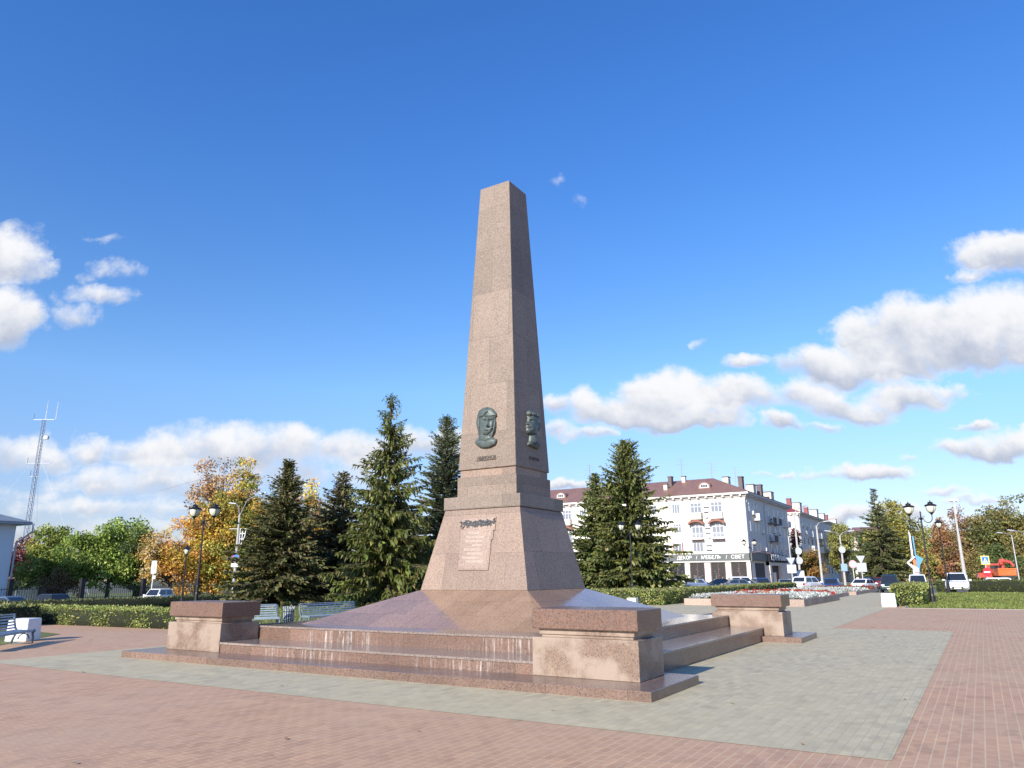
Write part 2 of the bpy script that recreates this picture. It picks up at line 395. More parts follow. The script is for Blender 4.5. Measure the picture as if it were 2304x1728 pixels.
def leaf_mat(name, gloss=.35, trans=.25):
    m_ = bpy.data.materials.new(name); m_.use_nodes = True; g = NT(m_.node_tree); b = m_.node_tree.nodes['Principled BSDF']
    at = g.n('ShaderNodeAttribute', attribute_name='leafcol')
    g.L(at.outputs['Color'], b.inputs['Base Color']); b.inputs['Roughness'].default_value = .55; b.inputs['Specular IOR Level'].default_value = gloss
    tr = g.n('ShaderNodeBsdfTranslucent'); g.L(at.outputs['Color'], tr.inputs[0])
    mx = g.n('ShaderNodeMixShader'); mx.inputs[0].default_value = trans
    g.L(b.outputs[0], mx.inputs[1]); g.L(tr.outputs[0], mx.inputs[2])
    g.L(mx.outputs[0], m_.node_tree.nodes['Material Output'].inputs[0])
    return m_
def glass_mat(name, tint, alpha, rough=.03):
    m_ = bpy.data.materials.new(name); m_.use_nodes = True; g = NT(m_.node_tree); b = m_.node_tree.nodes['Principled BSDF']
    b.inputs['Base Color'].default_value = (*tint, 1); b.inputs['Roughness'].default_value = rough; b.inputs['Specular IOR Level'].default_value = .8
    if alpha < 1:
        t = g.n('ShaderNodeBsdfTransparent'); mx = g.n('ShaderNodeMixShader'); mx.inputs[0].default_value = alpha
        g.L(t.outputs[0], mx.inputs[1]); g.L(b.outputs[0], mx.inputs[2]); g.L(mx.outputs[0], m_.node_tree.nodes['Material Output'].inputs[0])
    return m_

# ================================================================== GROUND AND PAVING
def sm(t): t = min(1, max(0, t)); return t * t * (3 - 2 * t)
def hgt(x, y):
    l = -.75 * sm((-24 - x) / 18) - .25 * sm((-42 - x) / 8)
    f = -.35 * sm((y - 58) / 10)
    return min(l, f)
def sheet(name, xs, ys, m_, dz, label=None, skip=None):
    b = MB(); nx = len(xs)
    for y in ys:
        for x in xs: b.v.append((x, y, hgt(x, y) + dz))
    for j in range(len(ys) - 1):
        for i in range(nx - 1):
            k = j * nx + i; b.f.append((k, k + 1, k + 1 + nx, k + nx)); b.mi.append(0)
    return tag(b.build(name, m_), kind='structure')
def rng(a, b, st): 
    n = max(1, int(round((b - a) / st))); return [a + (b - a) * i / n for i in range(n + 1)]
M_GROUND = ground_mat('far_ground', (.09, .10, .05), (.13, .12, .08), .08, 1.5)
M_LAWN = ground_mat('lawn_turf', (.105, .135, .030), (.165, .175, .050), .5, 9.0)
M_ASPH = ground_mat('asphalt', (.13, .13, .135), (.17, .165, .16), .3, 30.0, .85, .1)
M_RED = paver('red_pavers', (.50, .285, .165), (.565, .335, .195), (.65, .47, .30), (.56, .385, .245))
M_GREY = paver('grey_pavers', (.475, .41, .268), (.575, .50, .32), (.44, .385, .255), (.57, .475, .28))
gx = [-900, -500, -300, -180, -120, -80] + rng(-62, -20, 3) + [0, 30, 60, 90, 150, 300, 900]
gy = [-900, -300, -100, -40, 0, 30] + rng(56, 70, 2) + [90, 120, 200, 400, 900]
sheet('ground', gx, gy, M_GROUND, 0.0)
sheet('red_paving', [-20, 60], [-45, 58, 60, 62, 64, 66], M_RED, .004)
sheet('grey_paving', [-7.6, 8.95], [-7.75, 9.8], M_GREY, .008)
sheet('grey_path', [-6.6, 5.75], [9.8, 58, 60, 62, 64, 66], M_GREY, .008)
sheet('lawn', rng(-42, -10.4, 2), rng(1.2, 66, 6), M_LAWN, .012)
sheet('lawn', rng(-10.4, -6.7, 2), rng(24.5, 58, 6) + [60, 62, 64, 66], M_LAWN, .012)
sheet('lawn', [6.5, 60], rng(25.7, 58, 8) + [60, 62, 64, 66, 68], M_LAWN, .012)
sheet('lawn', rng(-42, -20, 2), [-40, -12, .5], M_LAWN, .012)
lp = MB(); lp.quad((-11.95, -5.25, .012), (-9.0, -8.5, .012), (-13.5, -12, .012), (-19.4, -6, .012), (-19.4, -2.2, .012), (-14.2, -2.8, .012)); tag(lp.build('lawn', M_LAWN), kind='structure')
sheet('road', [-120, 0, 120], [69, 80, 94], M_ASPH, .006)
sheet('road', [-15.5, -3.5], [94, 200, 600], M_ASPH, .006)
sheet('road', rng(-60, -45, 3), [-120, 0, 60, 66, 69], M_ASPH, .006)
sheet('pavement', [-19, -15.5], [94, 260], M_GREY, .012)
sheet('pavement', [-62, -15.5], [94, 98.6], M_GREY, .016)
kb = MB()
kb.box(-62, 6.5, 66.0, 66.25, -.5, -.30 + .05); kb.box(6.5, 60, 68.3, 68.55, -.5, -.2)
tag(kb.build('kerb', mat('kerb_stone', (.34, .31, .27), .8, var=.15)), kind='structure')
kg = MB(); kg.box(6.38, 6.5, 25.58, 66, -.1, .03); kg.box(6.5, 60, 25.58, 25.7, -.1, .025)
tag(kg.build('kerb', mat('kerb_stone')), kind='structure')

# ================================================================== MONUMENT
G_FLAMED = granite('flamed_pink_granite', (.252, .192, .143), (.275, .222, .177), .62, 1.1, 1.25, .15, stain=.25)
G_PLINTH = granite('plinth_granite', (.285, .202, .148), (.305, .23, .178), .55, .85, .92, .15, stain=.2)
G_COLLAR = granite('collar_granite', (.225, .175, .135), (.245, .205, .165), .5, 1.2, .8, .12)
G_SLOPE = granite('polished_slope_granite', (.33, .20, .125), (.32, .235, .17), .13, .9, .75, .16, joint=.5, spec=.75, stain=.3)
G_STEP = granite('step_granite', (.218, .130, .092), (.225, .165, .135), .28, .62, 3.0, .16, streak=.85)
G_SLAB = granite('slab_granite', (.215, .135, .10), (.225, .17, .14), .25, 1.25, 3.0, .14)
G_TREAD = granite('tread_granite', (.29, .225, .185), (.30, .255, .225), .15, 1.1, .9, .12, spec=.7)
G_CAP = granite('cap_granite', (.21, .118, .083), (.21, .15, .12), .30, 2.4, 3, .05)
G_PED = granite('pedestal_granite', (.252, .162, .108), (.265, .20, .155), .45, 3, 3, .05, worn=.8)
BRONZE = mat('verdigris_bronze', (.088, .112, .103), .5, .2, var=.3, vscale=9)
mon = thing('obelisk_monument', 'tall pink granite obelisk with bronze portraits on a stepped base', 'monument')
for sg in (-1, 1):
    b = MB(); y0, y1 = sorted((sg * 5.87, sg * 3.9)); b.box(-5.96, 5.96, y0, y1, 0, .138); b.build('base_slab', G_SLAB, mon, bevel=.008)
def step(hx, hy, z0, z1):
    b = MB(); b.box(-hx + .018, hx - .018, -hy + .018, hy - .018, z0, z1 - .042); o = b.build('step', G_STEP, mon)
    b = MB(); b.box(-hx, hx, -hy, hy, z1 - .0415, z1); b.build('tread', G_TREAD, o, bevel=.006)
step(5.032, 5.128, 0, .337); step(4.189, 4.144, .3375, .613)
b = MB(); b.frustum(3.33, 3.33, .6135, 1.467, 1.418, 1.315); b.build('sloped_base', G_SLOPE, mon)
b = MB(); b.frustum(1.467, 1.418, 1.3155, 1.061, 1.033, 3.168); b.build('flared_plinth', G_PLINTH, mon, bevel=.012)
b = MB(); b.box(-1.086, 1.086, -1.056, 1.056, 3.178, 3.475); b.box(-1.04, 1.04, -1.01, 1.01, 3.1685, 3.1775); b.build('collar', G_COLLAR, mon, bevel=.012)
b = MB(); b.box(-.852, .852, -.829, .829, 3.4755, 3.975); b.build('block', G_FLAMED, mon, bevel=.01)
b = MB(); b.box(-.80, .80, -.775, .775, 3.9755, 4.1545); b.build('neck', G_PLINTH, mon, bevel=.006)
b = MB(); b.frustum(.835, .824, 4.155, .468, .452, 11.97)
k = len(b.v); b.build('shaft', G_FLAMED, mon, bevel=.02)
for sx in (-1, 1):
    for sy in (-1, 1):
        def bx(b, x0, x1, y0, y1, z0, z1):
            xa, xb = sorted((sx * x0, sx * x1)); ya, yb = sorted((sy * y0, sy * y1)); b.box(xa, xb, ya, yb, z0, z1)
        b = MB(); bx(b, 3.743, 5.51, 4.157, 5.14, .1385, .703); p = b.build('pedestal', G_PED, mon, bevel=.008)
        b = MB(); bx(b, 3.86, 5.39, 4.26, 5.03, .7035, .745); bx(b, 3.83, 5.42, 4.23, 5.06, .7455, .8265); b.build('neck', G_PED, p)
        b = MB(); bx(b, 3.737, 5.512, 4.152, 5.144, .827, 1.125); b.build('cap', G_CAP, p, bevel=.012)

# bronze portraits: reliefs modelled as height fields inside their outlines
def inside(px, py, poly):
    c = np.zeros(px.shape, bool); n = len(poly)
    for i in range(n):
        x0, y0 = poly[i]; x1, y1 = poly[(i + 1) % n]
        t = ((y0 > py) != (y1 > py)); xx = (x1 - x0) * (py - y0) / ((y1 - y0) if y1 != y0 else 1e-9) + x0
        c ^= t & (px < xx)
    return c
def edge_dist(px, py, poly):
    d = np.full(px.shape, 9.)
    for i in range(len(poly)):
        ax, ay = poly[i]; bx_, by_ = poly[(i + 1) % len(poly)]
        dx, dy = bx_ - ax, by_ - ay; t = np.clip(((px - ax) * dx + (py - ay) * dy) / (dx * dx + dy * dy + 1e-12), 0, 1)
        d = np.minimum(d, np.hypot(px - ax - t * dx, py - ay - t * dy))
    return d
def relief(name, poly, hfun, to3, res=.0085):
    xs = [p[0] for p in poly]; zs = [p[1] for p in poly]
    nx = int((max(xs) - min(xs)) / res) + 3; nz = int((max(zs) - min(zs)) / res) + 3
    X, Z = np.meshgrid(min(xs) - res + np.arange(nx) * res, min(zs) - res + np.arange(nz) * res)
    ins = inside(X, Z, poly); ed = edge_dist(X, Z, poly)
    H = hfun(X, Z, ed)
    b = MB(); idx = {}
    def vid(i, j, back):
        key = (i, j, back)
        if key not in idx:
            idx[key] = len(b.v); b.v.append(to3(X[i, j], Z[i, j], 0.0 if back else H[i, j]))
        return idx[key]
    cell = ins[:-1, :-1] & ins[1:, :-1] & ins[:-1, 1:] & ins[1:, 1:]
    for i in range(cell.shape[0]):
        for j in range(cell.shape[1]):
            if not cell[i, j]: continue
            q = [(i, j), (i, j + 1), (i + 1, j + 1), (i + 1, j)]
            b.f.append(tuple(vid(*c_, False) for c_ in q)); b.mi.append(0)
            for (di, dj), (e0, e1) in zip(((-1, 0), (0, 1), (1, 0), (0, -1)), ((0, 1), (1, 2), (2, 3), (3, 0))):
                ii, jj = i + di, j + dj
                if not (0 <= ii < cell.shape[0] and 0 <= jj < cell.shape[1] and cell[ii, jj]):
                    b.f.append((vid(*q[e1], False), vid(*q[e0], False), vid(*q[e0], True), vid(*q[e1], True))); b.mi.append(0)
    return b.build(name, BRONZE, mon, smooth=True)
def gs(X, Z, cx, cz, sx, sz, rot=0.0):
    c, s = math.cos(rot), math.sin(rot); u = (X - cx) * c + (Z - cz) * s; w = -(X - cx) * s + (Z - cz) * c
    return np.exp(-(u / sx) ** 2 - (w / sz) ** 2)
def seg(X, Z, pts, wd):
    d = np.full(X.shape, 9.)
    for (ax, ay), (bx_, by_) in zip(pts[:-1], pts[1:]):
        dx, dy = bx_ - ax, by_ - ay; t = np.clip(((X - ax) * dx + (Z - ay) * dy) / (dx * dx + dy * dy + 1e-12), 0, 1)
        d = np.minimum(d, np.hypot(X - ax - t * dx, Z - ay - t * dy))
    return np.exp(-(d / wd) ** 2)
PL = [(0.009, 5.68), (-0.133, 5.666), (-0.227, 5.613), (-0.271, 5.513), (-0.282, 5.433), (-0.305, 5.318), (-0.288, 5.223), (-0.257, 5.127), (-0.232, 5.021), (-0.221, 4.916), (-0.295, 4.883), (-0.322, 4.811), (-0.318, 4.782), (-0.192, 4.684), (-0.057, 4.649), (0.103, 4.65), (0.267, 4.708), (0.298, 4.772), (0.303, 4.834), (0.202, 4.884), (0.174, 4.921), (0.244, 5.027), (0.267, 5.139), (0.271, 5.253), (0.248, 5.359), (0.247, 5.382), (0.286, 5.423), (0.277, 5.482), (0.236, 5.533), (0.18, 5.598), (0.112, 5.647)]
def hL(X, Z, ed):
    h = .07 + .05 * (1 - np.exp(-ed / .05))
    face = gs(X, Z, .075, 5.16, .19, .27); h += .055 * face
    h -= .045 * seg(X, Z, [(-.165, 5.40), (-.165, 5.2), (-.20, 4.96)], .016)           # hair edge at the cheek
    h -= .04 * seg(X, Z, [(.235, 5.36), (.235, 5.18), (.19, 5.0), (.15, 4.93)], .014)
    h -= .04 * seg(X, Z, [(-.19, 5.42), (-.05, 5.43), (.03, 5.52), (.06, 5.53)], .016)   # brow band and parting
    h -= .04 * seg(X, Z, [(-.12, 5.38), (0, 5.42), (.15, 5.40), (.26, 5.41)], .015)
    h += .03 * gs(X, Z, -.02, 5.56, .2, .09)
    h += .05 * seg(X, Z, [(.105, 5.33), (.115, 5.18)], .026)                             # nose
    h += .025 * gs(X, Z, .112, 5.165, .035, .025); h -= .05 * gs(X, Z, .115, 5.135, .05, .014)
    for ex in (.01, .18):
        h -= .045 * gs(X, Z, ex, 5.312, .055, .022); h += .02 * gs(X, Z, ex, 5.30, .03, .012); h += .02 * seg(X, Z, [(ex - .06, 5.345), (ex + .05, 5.352)], .012)
    h -= .035 * gs(X, Z, .08, 5.055, .07, .009); h += .018 * gs(X, Z, .08, 5.075, .06, .012); h += .018 * gs(X, Z, .08, 5.035, .05, .014)
    h -= .05 * seg(X, Z, [(-.02, 4.965), (.07, 4.94), (.16, 5.0), (.2, 5.08)], .018)     # chin line
    h -= .02 * seg(X, Z, [(-.2, 4.87), (0, 4.80), (.2, 4.87)], .014)
    return np.maximum(h, .03)
SF = .372 / 7.815; SX = .367 / 7.815          # slope of the shaft's faces
relief('portrait_relief', PL, hL, lambda x, z, d: (x, -(.824 - (z - 4.155) * SF) - d + .012, z))
PR = [(-0.121, 5.633), (-0.17, 5.588), (-0.21, 5.523), (-0.171, 5.472), (-0.166, 5.414), (-0.184, 5.341), (-0.233, 5.298), (-0.287, 5.243), (-0.263, 5.224), (-0.256, 5.179), (-0.251, 5.122), (-0.266, 5.086), (-0.238, 5.033), (-0.174, 5.008), (-0.121, 4.982), (-0.159, 4.839), (-0.193, 4.822), (-0.265, 4.727), (-0.006, 4.701), (0.241, 4.678), (0.319, 4.759), (0.374, 4.837), (0.284, 4.859), (0.174, 4.901), (0.165, 5.027), (0.222, 5.13), (0.298, 5.189), (0.309, 5.285), (0.341, 5.362), (0.328, 5.454), (0.294, 5.567), (0.23, 5.615), (0.115, 5.618), (-0.02, 5.628)]
def hR(X, Z, ed):
    h = .06 + .11 * (1 - np.exp(-ed / .09))
    h -= .03 * gs(X, Z, -.11, 5.355, .04, .028); h += .03 * seg(X, Z, [(-.18, 5.39), (-.06, 5.39)], .018)
    h += .045 * seg(X, Z, [(.23, 5.32), (.25, 5.25), (.23, 5.18)], .03); h -= .04 * gs(X, Z, .235, 5.25, .018, .03)
    h -= .03 * seg(X, Z, [(-.26, 5.155), (-.17, 5.16)], .012); h -= .03 * gs(X, Z, -.22, 5.225, .03, .016)
    h -= .04 * seg(X, Z, [(-.12, 5.0), (.05, 5.02), (.18, 5.13)], .02)
    for a in (-.16, -.06, .04, .14, .24, .30):
        h += .035 * gs(X, Z, a, 5.55 + .02 * math.sin(a * 40), .035, .05); h -= .03 * gs(X, Z, a + .05, 5.53, .012, .06)
    h -= .03 * seg(X, Z, [(-.15, 5.47), (.1, 5.50), (.3, 5.44)], .012)
    h -= .03 * seg(X, Z, [(-.19, 4.82), (0, 4.76), (.17, 4.9)], .014)
    return np.maximum(h, .025)
relief('portrait_relief', PR, hR, lambda y, z, d: ((.835 - (z - 4.155) * SX) + d - .012, y, z))
DARKL = mat('lettering_bronze', (.09, .075, .06), .5, .3)
ez = Vector((0, SF, 1))
text_mesh('НМИОНСВ', .105, .02, 'lettering', DARKL, mon, frame((0, -(.824 - .255 * SF) - .002, 4.41), (1, 0, 0), ez), .004, .98)
text_mesh('УМАШЕВС', .105, .02, 'lettering', DARKL, mon, frame((.835 - .27 * SX + .002, .04, 4.425), (0, 1, 0), (-SX, 0, 1)), .004, 1.05)
b = MB(); b.box(-.29, .29, -.838, -.8105, 4.352, 4.362); b.build('lettering_rule', DARKL, mon)

# inscription plaque with a bronze wreath on the flared plinth
SK = (1.418 - 1.033) / (3.168 - 1.3155)
pf = lambda x, z, d: Vector((x, -(1.418 - (z - 1.3155) * SK), z)) + Vector((0, -1, -SK)).normalized() * d
PP = [(-0.498, 2.952), (-0.475, 2.676), (-0.439, 1.772), (0.405, 1.764), (0.397, 2.446), (0.436, 2.451), (0.428, 2.654), (0.467, 2.658), (0.46, 2.964)]
G_PLAQ = granite('plaque_granite', (.37, .265, .20), (.37, .29, .235), .4, 4, 4, .03)
b = MB(); b.prism(PP, pf, -.01, .035); plq = b.build('plaque', G_PLAQ, mon, bevel=.006)
b = MB()
b.prism([(-.43, 1.80), (.37, 1.795), (.372, 1.815), (-.43, 1.82)], pf, .0351, .044); b.prism([(.352, 1.815), (.372, 1.815), (.40, 2.66), (.38, 2.66)], pf, .0351, .044)
b.build('moulding', G_PLAQ, plq)
rnd = random.Random(5)
INS = mat('inscription_paint', (.55, .47, .39), .6)
for (xa, za), (xb, zb) in [((-.264, 2.618), (.093, 2.605)), ((-.305, 2.524), (.201, 2.507)), ((-.331, 2.43), (.161, 2.415)), ((-.11, 2.329), (.174, 2.322)), ((-.321, 2.235), (.148, 2.224)), ((-.231, 2.14), (.228, 2.13)), ((-.34, 2.048), (.128, 2.04)), ((-.23, 1.959), (.254, 1.952))]:
    x = xa; b = MB()
    while x < xb - .02:
        if rnd.random() < .13: x += .006; continue
        z = za + (zb - za) * (x - xa) / (xb - xa); w = .020
        def st(x0, z0, x1, z1):
            b.prism([(x0, z0), (x1, z0), (x1, z1), (x0, z1)], pf, .0352, .0395)
        st(x, z - .024, x + .006, z + .024)
        kd = rnd.randrange(4)
        if kd != 1: st(x + .0142, z - .024, x + w, z + .024)
        if kd == 0: st(x + .0061, z - .003, x + .0141, z + .004)
        if kd == 1: st(x + .0061, z + .017, x + w, z + .024); st(x + .0061, z - .024, x + w, z - .017)
        if kd == 2: st(x + .0061, z + .017, x + .0141, z + .024)
        if kd == 3: st(x + .0061, z - .024, x + .0141, z - .017)
        x += .029
    b.build('inscription_line', INS, plq)

b = MB(); LEADB = mat('grey_bronze', (.16, .165, .165), .45, .4, var=.25, vscale=14)
for i in range(74):
    x = -.47 + .88 * i / 73 + rnd.uniform(-.02, .02); z = 2.85 + rnd.uniform(-.045, .045) - .02 * math.sin(i * .5); a = rnd.choice((rnd.uniform(-.9, .9), rnd.uniform(2.2, 4.0), -PI / 2 + rnd.uniform(-.6, .6)))
    l = rnd.uniform(.07, .115); ca, sa = math.cos(a), math.sin(a); wd = .024; d0 = .0352 + rnd.uniform(.0, .018)
    P = [(x, z), (x + l * .45 * ca + wd * sa, z + l * .45 * sa - wd * ca), (x + l * ca, z + l * sa), (x + l * .45 * ca - wd * sa, z + l * .45 * sa + wd * ca)]
    q = [pf(*P[0], d0 + .01), pf(*P[1], d0), pf(*P[2], d0 + .012), pf(*P[3], d0)]; mid = pf(x + l * .45 * ca, z + l * .45 * sa, d0 + .03)
    for t in range(4): b.quad(q[t], q[(t + 1) % 4], mid)
b.tube([pf(-.46, 2.84, .045), pf(-.2, 2.80, .05), (pf(0, 2.83, .05)), pf(.2, 2.81, .05), pf(.40, 2.86, .045)], .016, 6)
b.build('wreath', LEADB, plq)

# ================================================================== FOLIAGE
LEAF = leaf_mat('broad_leaves', .3, .28); NEEDLE = leaf_mat('conifer_needles', .25, .12); HEDGEL = leaf_mat('hedge_leaves', .45, .2)
PETAL = leaf_mat('bedding_leaves', .2, .2)
BARK = mat('bark', (.085, .065, .05), .9, var=.35, vscale=6); BARKG = mat('grey_bark', (.16, .14, .12), .9, var=.35, vscale=6)
LIME = mat('limewashed_bark', (.42, .40, .37), .9, var=.35, vscale=9)
def kites(P, D, W, L, wd):
    """pointed leaf quads: base P, direction D, width direction W"""
    L = np.asarray(L)[:, None]; wd = np.asarray(wd)[:, None]
    m_ = P + D * L * .45
    return np.stack([P, m_ + W * wd, P + D * L, m_ - W * wd], 1)
def leaf_mesh(name, Q, col, material, parent=None, core=None, core_mat=None):
    n = len(Q); me = bpy.data.meshes.new(name)
    cv = np.array(core.v, float) if core else np.zeros((0, 3)); nc = len(cv)
    V = np.concatenate([Q.reshape(-1, 3), cv]); loops = list(range(4 * n)); starts = list(range(0, 4 * n, 4)); tot = [4] * n
    if core:
        for f in core.f:
            starts.append(len(loops)); tot.append(len(f)); loops += [4 * n + i for i in f]
    me.vertices.add(len(V)); me.vertices.foreach_set('co', V.astype(np.float32).ravel())
    me.loops.add(len(loops)); me.loops.foreach_set('vertex_index', np.array(loops, np.int32))
    me.polygons.add(len(starts)); me.polygons.foreach_set('loop_start', np.array(starts, np.int32))
    me.materials.append(material)
    if core:
        me.materials.append(core_mat); mi = np.zeros(len(starts), np.int32); mi[n:] = 1; me.polygons.foreach_set('material_index', mi)
    me.update(calc_edges=True)
    at = me.attributes.new('leafcol', 'FLOAT_COLOR', 'POINT')
    cc = np.ones((len(V), 4), np.float32); cc[:4 * n, :3] = np.repeat(col, 4, axis=0); at.data.foreach_set('color', cc.ravel())
    o = bpy.data.objects.new(name, me); C.objects.link(o)
    if parent: o.parent = parent
    return o
def unit(v): return v / (np.linalg.norm(v, axis=1, keepdims=True) + 1e-9)
def palette(r, n, cols, wts=None, var=.22):
    cols = np.array(cols, float); k = r.choice(len(cols), n, p=None if wts is None else np.array(wts) / sum(wts))
    return np.clip(cols[k] * (1 + r.normal(0, var, (n, 1))) * (1 + r.normal(0, .07, (n, 3))), .004, .9)

def spruce(label, loc, h, rb, seed, cols, wts=None, base=.3, lean=0.0, tier=.30, hang=.35, prof=.85, sprig=.46, gap=0.0, group=None, up=.25, dens=1.0, trunkmat=None, narrow_top=0.0, wid=1.0, topgap=0.0):
    r = np.random.default_rng(seed)
    root = thing('spruce_tree', label, 'tree', loc, 0, group)
    tk = MB(); tr = h * .0155 + .05
    tk.tube([(0, 0, -.3), (0, 0, h * .3), (0, 0, h * .7), (0, 0, h - .15)], [tr, tr * .75, tr * .35, .015], 8)
    P, D, W, L, WD, K = [], [], [], [], [], []
    z = base
    while z < h - .2:
        t = (z - base) / (h - base)
        env = rb * (1 - t) ** prof
        if narrow_top and t > .55: env *= 1 - narrow_top * (t - .55) / .45 * (1 - (t - .55) / .45 * .4)
        if t < .10: env *= .80 + 2.0 * t
        env = max(env, .22)
        nb = max(6, int((7.5 + 5.0 * (1 - t)) * dens))
        a0 = r.uniform(0, 2 * PI); tiermod = 1 + .20 * math.sin(z * 5.1 + seed)
        for i in range(nb):
            if r.random() < gap * (.5 + t) + (topgap * sm((t - .30) / .25) if topgap else 0): continue
            a = a0 + 2 * PI * i / nb + r.normal(0, .25); lb = env * tiermod * r.uniform(.55, 1.18)
            zb = z + r.uniform(-.5, .5) * tier
            slope = (up + .5) * t ** 1.5 - .12 - .30 * (1 - t) + r.normal(0, .08)
            ca, sa = math.cos(a), math.sin(a)
            def pos(s): 
                q = s * lb; return np.array([ca * q, sa * q, zb + slope * q + .16 * (1 - t) * lb * s * s * s])
            if lb > .9: tk.tube([pos(0), pos(.5), pos(.93)], [.012 + .012 * lb, .012 + .005 * lb, .005], 3, caps=False)
            ns = max(3, int(lb / (sprig * .30)))
            for s in np.linspace(.10 if lb < 1.2 else .16, 1.0, ns):
                p = pos(s); q = pos(min(1.0, s + .05)) - p if s < .97 else p - pos(s - .05); d = q / np.linalg.norm(q)
                side = np.array([-sa, ca, 0.0])
                sl = sprig * (1.15 - .5 * s) * (.45 + .55 * (1 - t) + .12) * r.uniform(.75, 1.25)
                for k in (-1, 1, 0, 2):
                    if k == 0 and s < .6 and r.random() < .5: continue
                    if k == 2 and r.random() > hang * 1.6: continue
                    if k == 2: dd = np.array([0, 0, -1.0]) + .35 * d + r.normal(0, .15, 3); ll = sl * r.uniform(.8, 1.5) * (.5 + hang)
                    else:
                        dd = d * .85 + side * k * .75 + np.array([0, 0, -.18 - .28 * hang + r.normal(0, .16)]) + r.normal(0, .12, 3); ll = sl * (1.15 if k == 0 else 1)
                    dd = dd / np.linalg.norm(dd)
                    ww = np.cross(dd, r.normal(0, 1, 3)); ww /= np.linalg.norm(ww) + 1e-9
                    P.append(p + r.normal(0, .03, 3)); D.append(dd); W.append(ww); L.append(ll); WD.append(ll * wid * (1.2 - .4 * t) * r.uniform(.17, .29))
        z += tier * r.uniform(.75, 1.2) * (.55 + .55 * (1 - t))
    # leader
    for zz in np.arange(h - .9, h, .05):
        a = r.uniform(0, 6.28); P.append(np.array([0, 0, zz])); dd = np.array([math.cos(a) * .75, math.sin(a) * .75, .55]); D.append(dd / np.linalg.norm(dd)); W.append(np.array([-math.sin(a), math.cos(a), 0])); L.append(.10 + .30 * (h - zz)); WD.append(.05)
    P, D, W = map(np.array, (P, D, W)); n = len(P)
    # whole boughs share a tone, so the crown reads in patches
    bough = np.sin(P[:, 0] * 2.3 + seed) * np.sin(P[:, 1] * 2.1 + 2) * np.sin(P[:, 2] * 1.9)
    col = palette(r, n, cols, wts) * (1 + .22 * bough)[:, None]
    leaf_mesh('crown', kites(P, D, W, np.array(L), np.array(WD)), np.clip(col, .004, 1), NEEDLE, root)
    tk.build('trunk', trunkmat or BARK, root)
    return root

def broadleaf(label, loc, h, seed, lobes, cols, wts=None, n=9000, leaf=.26, trunk_h=None, name='deciduous_tree', fill=.62, group=None, twigs=26, bark=None, tr=None, cl=70, hang=0.0):
    """lobes: (dx, dy, z, rx, ry, rz) ellipsoids that the crown fills with clumps of leaves"""
    r = np.random.default_rng(seed); root = thing(name, label, 'tree', loc, math.atan2(-(loc[0] - CAM.x), loc[1] - CAM.y), group)
    lob = np.array(lobes, float); vol = lob[:, 3] * lob[:, 4] * lob[:, 5]; pr = vol ** .8 / (vol ** .8).sum()
    k = r.choice(len(lob), cl, p=pr); dv = unit(r.normal(0, 1, (cl, 3))); rad = r.uniform(fill, 1.0, (cl, 1)) * r.choice([1, 1, 1, 1.1], (cl, 1))
    cen = lob[k, :3] + dv * rad * lob[k, 3:]; cr = (lob[k, 3:].mean(1)) * r.uniform(.20, .42, cl)
    th = trunk_h or h * .3; tr = tr or h * .017 + .04
    tk = MB(); tk.tube([(0, 0, -.3), (.05, 0, th * .5), (.0, .05, th), (.1, .05, (th + h) / 2)], [tr * 1.15, tr, tr * .8, tr * .35], 8)
    for i in range(min(twigs, cl)):
        c = cen[i]; z0 = th * r.uniform(.7, 1.25); z0 = min(z0, c[2] - .1); m_ = np.array([c[0] * .45, c[1] * .45, z0 + (c[2] - z0) * .6])
        tk.tube([(0, .03, z0), m_, c], [tr * .4, tr * .2, .012], 4, caps=False)
        for _ in range(3):
            e = c + r.normal(0, 1, 3) * cr[i] * 1.1; tk.tube([m_ * .3 + c * .7, e], [.02, .006], 3, caps=False)
    tk.build('trunk', bark or BARK, root)
    w = cr ** 2; ci = r.choice(cl, n, p=w / w.sum())
    off = unit(r.normal(0, 1, (n, 3))) * (r.random((n, 1)) ** .45); off[:, 2] *= .75
    P = cen[ci] + off * cr[ci][:, None] * 1.15
    D = unit(off * .6 + r.normal(0, .6, (n, 3)) + np.array([0, 0, -.25 - hang])); W = unit(np.cross(D, r.normal(0, 1, (n, 3))))
    L = leaf * r.uniform(.6, 1.35, n)
    tone = r.normal(0, .20, cl)[ci]
    if wts is None: wts = [1] * len(cols)
    # colour goes by clump: whole branches turn before others
    cc = np.array(cols, float); main = r.choice(len(cc), cl, p=np.array(wts) / sum(wts)); rndk = r.choice(len(cc), n, p=np.array(wts) / sum(wts))
    kk = np.where(r.random(n) < .68, main[ci], rndk)
    col = np.clip(cc[kk] * (1 + tone)[:, None] * (1 + r.normal(0, .18, (n, 1))), .006, .9)
    leaf_mesh('crown', kites(P, D, W, L, L * r.uniform(.24, .38, n)), col, LEAF, root)
    return root

